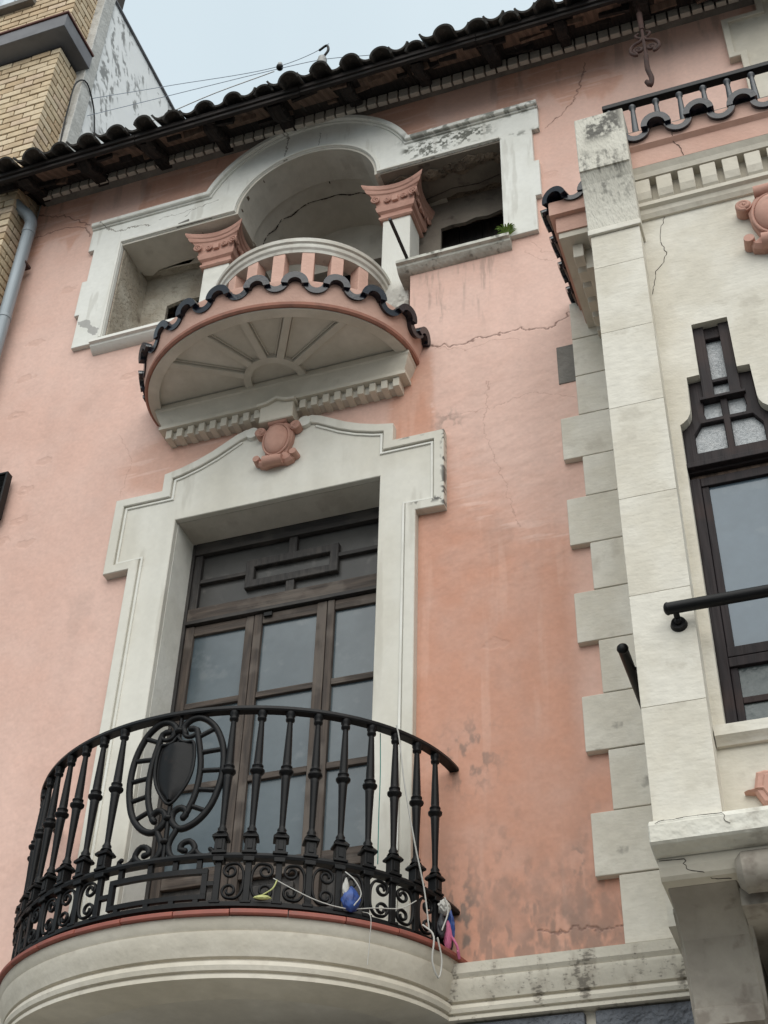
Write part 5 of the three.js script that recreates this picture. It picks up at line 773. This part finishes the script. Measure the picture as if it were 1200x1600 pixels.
// things tied to the railing
{
  const strap = (name, label, pts, r, mat) => { const t = tube(pts, r, 5, 5); const m = add(scene, name, t, mat); m.userData = { label, category: 'cord' }; return m; };
  const whiteM = std({ color: rgb(0.46, 0.45, 0.42), roughness: 0.8 }), blue = std({ map: mottled([0.02, 0.07, 0.28], [0.015, 0.04, 0.17], [0.25, 0.32, 0.42], 0.12, 1200, 0.35), roughness: 0.5 }), pinkM = std({ color: rgb(0.50, 0.13, 0.24), roughness: 0.7 }), black = std({ color: rgb(0.02, 0.02, 0.025), roughness: 0.6 }), yel = std({ color: rgb(0.42, 0.43, 0.17), roughness: 0.7 }), green = std({ color: rgb(0.06, 0.26, 0.22), roughness: 0.7 });
  strap('white_strap', 'long white strap hanging from the handrail down to the balcony edge', [RP(1.075, 5.256, 0.028), RP(1.085, 5.2, 0.034), RP(1.11, 4.95, 0.05), RP(1.17, 4.65, 0.055), RP(1.23, 4.45, 0.05), RP(1.26, 4.27, 0.05)], 0.004, whiteM);
  strap('green_cord', 'thin frayed green cord hanging inside the balcony railing', [RP(1.02, 5.222, -0.03), RP(1.03, 5.0, -0.035), RP(1.025, 4.8, -0.03), RP(1.03, 4.55, -0.035)], 0.0025, green);
  strap('slack_string', 'pale slack string tied along the scrolls of the railing', [RP(0.54, 4.37, 0.03), RP(0.62, 4.33, 0.03), RP(0.74, 4.285, 0.03), RP(0.86, 4.272, 0.032), RP(0.98, 4.30, 0.035), RP(1.12, 4.34, 0.03), RP(1.2, 4.40, 0.03)], 0.0025, whiteM);
  strap('hanging_thread', 'thin pale thread dangling over the cream balcony moulding', [RP(0.93, 4.272, 0.03), RP(0.94, 4.235, 0.09), RP(0.942, 4.12, 0.085), RP(0.938, 4.02, 0.08)], 0.0018, whiteM);
  strap('looped_strap', 'white strap looped over the terracotta edge of the balcony', [RP(1.24, 4.30, 0.03), RP(1.25, 4.24, 0.085), RP(1.25, 4.12, 0.08), RP(1.285, 4.06, 0.08), RP(1.30, 4.14, 0.085), RP(1.275, 4.235, 0.085)], 0.0045, whiteM);
  // blue bag
  const bag = thing('blue_bag', 'crumpled blue and white plastic bag hanging on the railing scrolls', 'bag', (() => { const v = RP(0.87, 4.27, 0.02); return [v.x, v.y, v.z]; })());
  const lump = (s, y, n, rx, ry, rz, sd) => { const g = new THREE.IcosahedronGeometry(1, 4); const p = g.attributes.position; for (let i = 0; i < p.count; i++) { const x = p.getX(i), yy = p.getY(i), z = p.getZ(i), k = 0.62 + 0.85 * fbm(x * 3.5 + 5, yy * 3.5 + z * 3.5 + 5, sd, 4), t = 1 - 0.45 * Math.max(0, yy); p.setXYZ(i, x * rx * k * t, yy * ry, z * rz * k * t); } const q = ER.get(s, n); g.rotateY(q.ang); g.translate(q.x, y, q.z); g.computeVertexNormals(); return boxUV(toCreasedNormals(g, 0.8)); };
  add(bag, 'pouch', lump(0.875, 4.32, 0.03, 0.040, 0.060, 0.024, 5), blue); add(bag, 'folded_edge', lump(0.85, 4.37, 0.032, 0.014, 0.045, 0.012, 9), whiteM); add(bag, 'drawstring', tube([RP(0.84, 4.43, 0.05), RP(0.875, 4.39, 0.07), RP(0.905, 4.33, 0.07), RP(0.88, 4.28, 0.06)], 0.003, 5, 5), whiteM);
  const bu = thing('ribbon_bundle', 'bundle of white, blue, pink and black rags tied to the railing end', 'rags', (() => { const v = RP(1.38, 4.24, 0.03); return [v.x, v.y, v.z]; })());
  add(bu, 'white_knot', lump(1.37, 4.43, 0.04, 0.030, 0.04, 0.028, 21), whiteM); add(bu, 'blue_rag', lump(1.425, 4.36, 0.035, 0.018, 0.085, 0.02, 23), blue); add(bu, 'pink_rag', lump(1.385, 4.30, 0.05, 0.022, 0.07, 0.016, 25), pinkM); add(bu, 'black_rag', lump(1.345, 4.33, 0.045, 0.02, 0.06, 0.018, 27), black); add(bu, 'black_rag', lump(1.42, 4.29, 0.03, 0.02, 0.06, 0.02, 29), black); add(bu, 'pink_ribbon', tube([RP(1.39, 4.3, 0.06), RP(1.405, 4.245, 0.085), RP(1.42, 4.19, 0.085), RP(1.40, 4.22, 0.09)], 0.006, 5, 5), pinkM); add(bu, 'white_tie', tube([RP(1.35, 4.46, 0.06), RP(1.36, 4.40, 0.07), RP(1.33, 4.30, 0.06)], 0.004, 5, 5), whiteM);
  const lf = thing('yellow_rag', 'small yellow green scrap of cloth caught at the foot of the railing', 'rag', (() => { const v = RP(0.5, 4.27, 0.03); return [v.x, v.y, v.z]; })()); add(lf, 'cloth', lump(0.50, 4.282, 0.03, 0.034, 0.012, 0.010, 31), yel); add(lf, 'twist', tube([RP(0.5, 4.29, 0.035), RP(0.54, 4.32, 0.04), RP(0.555, 4.36, 0.035)], 0.0035, 5, 5), yel);
}

// ------------------------------------------------------------------ neighbouring brick house
{
  const bh = thing('brick_house', 'yellow brick house with a grey concrete balcony slab next door', 'house', [-6.6, 0, -1]);
  const fx = -5.42, fz = 0.21;
  add(bh, 'wall', bx(-8.6, fx - 0.018, 0, 17, -0.16, fz - 0.018), M.mortar);
  const bm = [[0.60, 0.475, 0.315], [0.54, 0.415, 0.27], [0.64, 0.52, 0.36], [0.51, 0.38, 0.24], [0.58, 0.45, 0.32]].map((c, i) => std({ map: mottled(c, c.map(k => k * 0.86), c.map(k => k * 0.5), 0.3, 1300 + i * 7, 0.45), bumpMap: grainBump, bumpScale: 0.005, roughness: 0.9 }));
  const H = 0.084, fr = rbx(-0.094, 0.094, -0.034, 0.034, -0.05, 0.018, 0.005), sd = rbx(-0.05, 0.018, -0.034, 0.034, -0.092, 0.092, 0.005), hd = rbx(-0.05, 0.018, -0.034, 0.034, -0.044, 0.044, 0.005), cn = rbx(-0.094, 0.094, -0.034, 0.034, -0.042, 0.042, 0.005), cn2 = rbx(-0.05, 0.044, -0.034, 0.034, -0.09, 0.094, 0.005);
  let count = 0; const rest = [];
  for (let r = 0; r < 66; r++) {
    const y = 9.72 + r * H, odd = r % 2; if (y > 13.12 && y < 13.42) continue;
    const put = (g, x, z, vis) => { const k = (r * 7 + Math.round(x * 31) + Math.round(z * 17)) & 7, j = (hash(r, Math.round(x * 50), 40) - 0.5) * 0.006; if (vis && count < 296) { count++; place(bh, 'brick', g, bm[hash(r, Math.round(x * 90 + z * 40), 41) * 5 | 0], [x, y, z + j]); } else { const q = g.clone(); q.translate(x, y, z + j); rest.push(q); } void k; };
    // corner brick, front run, side run
    const far = y < 10.3; const vis = y > 10.35 && y < 14.85;
    if (odd) { put(cn, fx - 0.094 + 0.0, fz - 0.042, vis); for (let i = 0; i < 5; i++) put(fr, fx - 0.094 - 0.198 - i * 0.198, fz - 0.018, vis && i < 2 + (y > 11.2)); put(sd, fx - 0.018, fz - 0.084 - 0.01 - 0.092, vis); put(hd, fx - 0.018, fz - 0.084 - 0.01 - 0.184 - 0.01 - 0.044, false); }
    else { put(cn2, fx - 0.044, fz - 0.094, vis); for (let i = 0; i < 5; i++) put(fr, fx - 0.094 - 0.094 - 0.01 - i * 0.198, fz - 0.018, vis && i < 2 + (y > 11.2)); put(sd, fx - 0.018, fz - 0.198 - 0.092, vis); }
    void far;
  }
  if (rest.length) { const g = merged(rest); const m = add(bh, 'brickwork', g, bm[0]); m.userData.kind = 'stuff'; }
  const slab = part(bh, 'balcony_slab', 'grey concrete slab with red tile edge'); add(slab, 'slab', rbx(-8.6, -5.305, 13.17, 13.355, -0.10, 0.375, 0.006), M.concrete); add(slab, 'tile_edge', rbx(-8.6, -5.290, 13.357, 13.385, -0.10, 0.39, 0.004), std({ color: rgb(0.12, 0.05, 0.038) }));
  const wn = part(bh, 'window', 'pale window with bars'); add(wn, 'pane', bx(-7.4, -5.92, 14.15, 15.6, 0.20, 0.232), phy({ color: rgb(0.62, 0.68, 0.72), roughness: 0.25 })); add(wn, 'sill', rbx(-7.5, -5.88, 14.08, 14.15, 0.10, 0.275, 0.004), M.cement); for (let i = 0; i < 7; i++) add(wn, 'bar', rodBetween([-7.3 + i * 0.2, 14.15, 0.26], [-7.3 + i * 0.2, 15.6, 0.26], 0.007, 6), M.zinc);
  // rendered flank
  const flTex = dataTex(1024, 512, (u, v) => { const z = u * 6, y = v * 5; const a = fbm(z * 1.4, y * 1.4, 1400, 5), b = fbm(z * 18, y * 18, 1404, 5), d = fbm(z * 1.6 + y * 0.6, y * 0.8, 1408, 4), e = fbm(z * 12 - y * 5, y * 4, 1411, 4); let c = mix([0.88, 0.88, 0.865], [0.83, 0.83, 0.815], a); c = mix(c, [0.10, 0.098, 0.092], sstep(0.47, 0.60, e * 0.55 + d * 0.45) * sstep(0.46, 0.58, b * 0.6 + fbm(z * 30 - y * 12, y * 9, 1416, 4) * 0.4) * 0.75); c = mix(c, [0.52, 0.49, 0.44], sstep(0.5, 0.7, fbm(z * 5, y * 5, 1420, 4)) * sstep(5.6, 6, z) * 0.5); return c; });
  const fl = bx(-8.4, -5.36, 0, 14.60, -6.0, -0.10); { const p = fl.attributes.position, uv = fl.attributes.uv; for (let i = 0; i < p.count; i++) uv.setXY(i, (p.getZ(i) + 6) / 6, (p.getY(i) - 9.8) / 5); } add(bh, 'flank_wall', fl, std({ map: flTex, bumpMap: grainBump, bumpScale: 0.006, roughness: 0.9 }), 'white rendered flank wall with black streaks');
  add(bh, 'flank_pilaster', rbx(-5.45, -5.335, 9, 14.62, -0.25, -0.09, 0.01), std({ map: mottled([0.60, 0.59, 0.56], [0.45, 0.44, 0.41], [0.20, 0.19, 0.175], 0.9, 1440, 0.6), bumpMap: grainBump, bumpScale: 0.006 })); add(bh, 'coping', rbx(-5.50, -5.335, 14.60, 14.625, -6.0, -0.10, 0.006), M.concrete);
  add(bh, 'upper_wall', bx(-8.6, fx - 0.02, 13.38, 17, -0.5, -0.12), M.mortar);
}
// drainpipe between the houses
{
  const t = thing('drainpipe', 'grey zinc drainpipe running down between brick house and pink wall', 'drainpipe', [-5.31, 4, 0.1]);
  add(t, 'pipe', rodBetween([-5.315, 4.3, 0.07], [-5.315, 10.68, 0.07], 0.05, 20), M.zinc); add(t, 'elbow', tube([[-5.315, 10.66, 0.07], [-5.316, 10.74, 0.072], [-5.34, 10.81, 0.09], [-5.42, 10.90, 0.13], [-5.47, 10.96, 0.16]], 0.05, 5, 16), M.zinc);
  for (const y of [10.62, 9.62, 7.6]) add(t, 'collar', boxUV(new THREE.CylinderGeometry(0.054, 0.054, 0.03, 20).translate(-5.315, y, 0.07)), M.zinc); add(t, 'clamp', rbx(-5.37, -5.26, 10.24, 10.265, -0.005, 0.075, 0.003), M.rust);
}
// cables
{
  const cord = (name, label, pts, r, m = M.cable) => { const g = tube(pts, r, 8, 5); const o = add(scene, name, g, m); o.userData = { label, category: 'cable' }; };
  cord('wall_cable', 'black cable drooping over the brick corner onto the white flank wall', [[-5.40, 11.4, -0.12], [-5.392, 11.9, -0.10], [-5.385, 12.5, -0.06], [-5.35, 12.9, -0.04], [-5.32, 13.0, -0.12], [-5.335, 12.9, -0.32], [-5.345, 12.62, -0.45], [-5.35, 12.55, -0.5]], 0.008);
  cord('thin_cable', 'thin dark wire hooped against the white flank wall above the tiles', [[-5.35, 12.95, -0.75], [-5.33, 13.12, -0.85], [-5.33, 13.10, -1.0], [-5.345, 12.85, -1.1], [-5.35, 12.6, -1.2]], 0.006);
  const pale = std({ color: rgb(0.36, 0.41, 0.50), roughness: 0.6 });
  cord('overhead_wire', 'upper thin wire strung from the flank wall to the insulator above the roof', [[-5.4, 13.02, -0.3], [-4.56, 12.83, -0.3], [-3.45, 12.60, -0.3], [-3.1, 12.66, -0.3], [-3.0, 12.72, -0.3]], 0.0032, pale);
  cord('overhead_wire', 'lower thin wire strung past the insulator to the roof mast', [[-5.36, 12.74, -0.3], [-4.5, 12.66, -0.3], [-3.45, 12.56, -0.3], [-3.05, 12.50, -0.3], [-2.48, 12.30, -0.3], [-1.9, 12.1, -0.3]], 0.0032, pale);
  cord('overhead_wire', 'white wire crossing the streaked flank wall just above the tiles', [[-5.33, 12.32, -0.55], [-4.93, 12.40, -0.4], [-4.2, 12.45, -0.3], [-3.5, 12.54, -0.3]], 0.005, std({ color: rgb(0.6, 0.6, 0.6) }));
}
// insulator mast on the roof
{
  const t = thing('roof_mast', 'short pale mast with insulators standing on the tiled roof', 'mast', [-3.03, 11.3, -0.3]);
  const ins = std({ map: mottled([0.32, 0.32, 0.31], [0.20, 0.20, 0.20], [0.06, 0.06, 0.06], 0.2, 1500, 0.6), roughness: 0.5 });
  add(t, 'post', rodBetween([-3.02, 11.28, -0.3], [-3.03, 12.50, -0.3], 0.022, 10), ins); add(t, 'insulator', boxUV(new THREE.LatheGeometry([[0, 0], [0.032, 0], [0.046, 0.03], [0.03, 0.05], [0.044, 0.075], [0.028, 0.10], [0.036, 0.12], [0, 0.15]].map(p => new THREE.Vector2(...p)), 14).translate(-3.05, 12.40, -0.3)), ins); add(t, 'hook', tube([[-3.05, 12.52, -0.3], [-3.0, 12.62, -0.3], [-3.02, 12.70, -0.3], [-3.08, 12.66, -0.3]], 0.012, 5, 6), M.iron);
  const s = thing('wire_insulator', 'small dark insulator hung on the wires between mast and flank wall', 'insulator', [-3.45, 12.55, -0.3]); add(s, 'spool', boxUV(new THREE.SphereGeometry(0.032, 12, 8).scale(1, 1.1, 1).translate(-3.45, 12.58, -0.3)), M.iron); add(s, 'cap', boxUV(new THREE.CylinderGeometry(0.02, 0.03, 0.05, 10).translate(-3.45, 12.61, -0.3)), ins);
}
// iron scroll hanging from the eaves
{
  const t = thing('hanging_bracket', 'rusty iron scroll rod hanging from the eaves above the bay', 'iron bracket', [-0.335, 9.95, 0.3]);
  const z = 0.30, x = -0.335; add(t, 'rod', rodBetween([x, 10.08, z], [x, 10.93, z], 0.012, 8), M.rust); add(t, 'sleeve', boxUV(new THREE.CylinderGeometry(0.022, 0.018, 0.2, 10).translate(x, 10.72, z)), M.rust);
  for (const s of [-1, 1]) { add(t, 'scroll', tube([...spiral(x + s * 0.044, 10.385, 0.006, 0.034, Math.PI / 2, -s * 1.4, 10), [x + s * 0.062, 10.335], [x + s * 0.098, 10.38], [x + s * 0.08, 10.45], [x + s * 0.02, 10.49], [x + s * 0.006, 10.52]].map(p => [p[0], p[1], z]), 0.0125, 3, 6), M.rust); add(t, 'leaf', tube([[x, 10.51, z], [x + s * 0.035, 10.53, z], [x + s * 0.05, 10.565, z], [x + s * 0.03, 10.58, z]], 0.010, 5, 6), M.rust); }
  add(t, 'hook', tube([[x, 10.30, z], [x - 0.004, 10.15, z], [x + 0.012, 10.02, z], [x - 0.004, 9.955, z], [x - 0.022, 10.0, z]], 0.018, 6, 8), M.rust);
}
// rod sticking out beside the right column
{ const m = add(scene, 'metal_rod', rodBetween([-2.118, 9.15, 0.02], [-2.128, 9.18, 0.37], 0.012, 8), M.cable); m.userData = { label: 'black metal rod jutting out over the sill beside the right loggia column', category: 'rod' }; }
// weed on the sill
{
  const t = thing('sill_weed', 'small green fern growing from the end of the loggia sill', 'plant', [-1.43, 9.155, 0.0]);
  const gm = phy({ color: rgb(0.17, 0.27, 0.06), roughness: 0.9, transmission: 0 }); const leaf = [];
  for (let i = 0; i < 22; i++) { const a = -0.6 + i * 0.20 + rnd() * 0.2, len = 0.03 + rnd() * 0.055, up = 0.03 + rnd() * 0.06; const pos = [], idx = []; const n = 6; for (let k = 0; k <= n; k++) { const f = k / n, w = 0.006 * Math.sin(Math.PI * Math.min(1, f * 0.9 + 0.1)) + 0.001; const x = Math.cos(a) * len * f, z = Math.abs(Math.sin(a)) * len * f, y = up * Math.sin(f * 2.2); const px = -Math.sin(a), pz = Math.cos(a); pos.push(-1.43 + x + px * w, 9.155 + y, 0.0 + z + pz * w, -1.43 + x - px * w, 9.155 + y + 0.003, 0.0 + z - pz * w); } for (let k = 0; k < n; k++) { const q = k * 2; idx.push(q, q + 1, q + 2, q + 1, q + 3, q + 2); } const g = new THREE.BufferGeometry(); g.setAttribute('position', new THREE.Float32BufferAttribute(pos, 3)); g.setIndex(idx); g.computeVertexNormals(); add(t, 'leaf', boxUV(g), gm); void leaf; }
}
// perforated black box at the left
{
  const t = thing('vent_cover', 'black perforated metal vent cover on the pink wall', 'vent', [-4.95, 7.75, 0]);
  add(t, 'frame', ext([[-5.12, 7.60], [-4.93, 7.60], [-4.93, 7.985], [-5.12, 7.985]], 0.0, 0.06, [[[-5.105, 7.62], [-4.945, 7.62], [-4.945, 7.965], [-5.105, 7.965]]], 0.004), M.iron); add(t, 'back', bx(-5.106, -4.944, 7.619, 7.966, 0.002, 0.02), M.iron);
  for (let i = 0; i < 7; i++) { const g = rbx(-5.105, -4.945, -0.016, 0.016, -0.004, 0.004, 0.002); g.rotateX(0.7); g.translate(0, 7.645 + i * 0.05, 0.038); add(t, 'slat', g, M.iron); }
}
renderer.render(scene, camera);
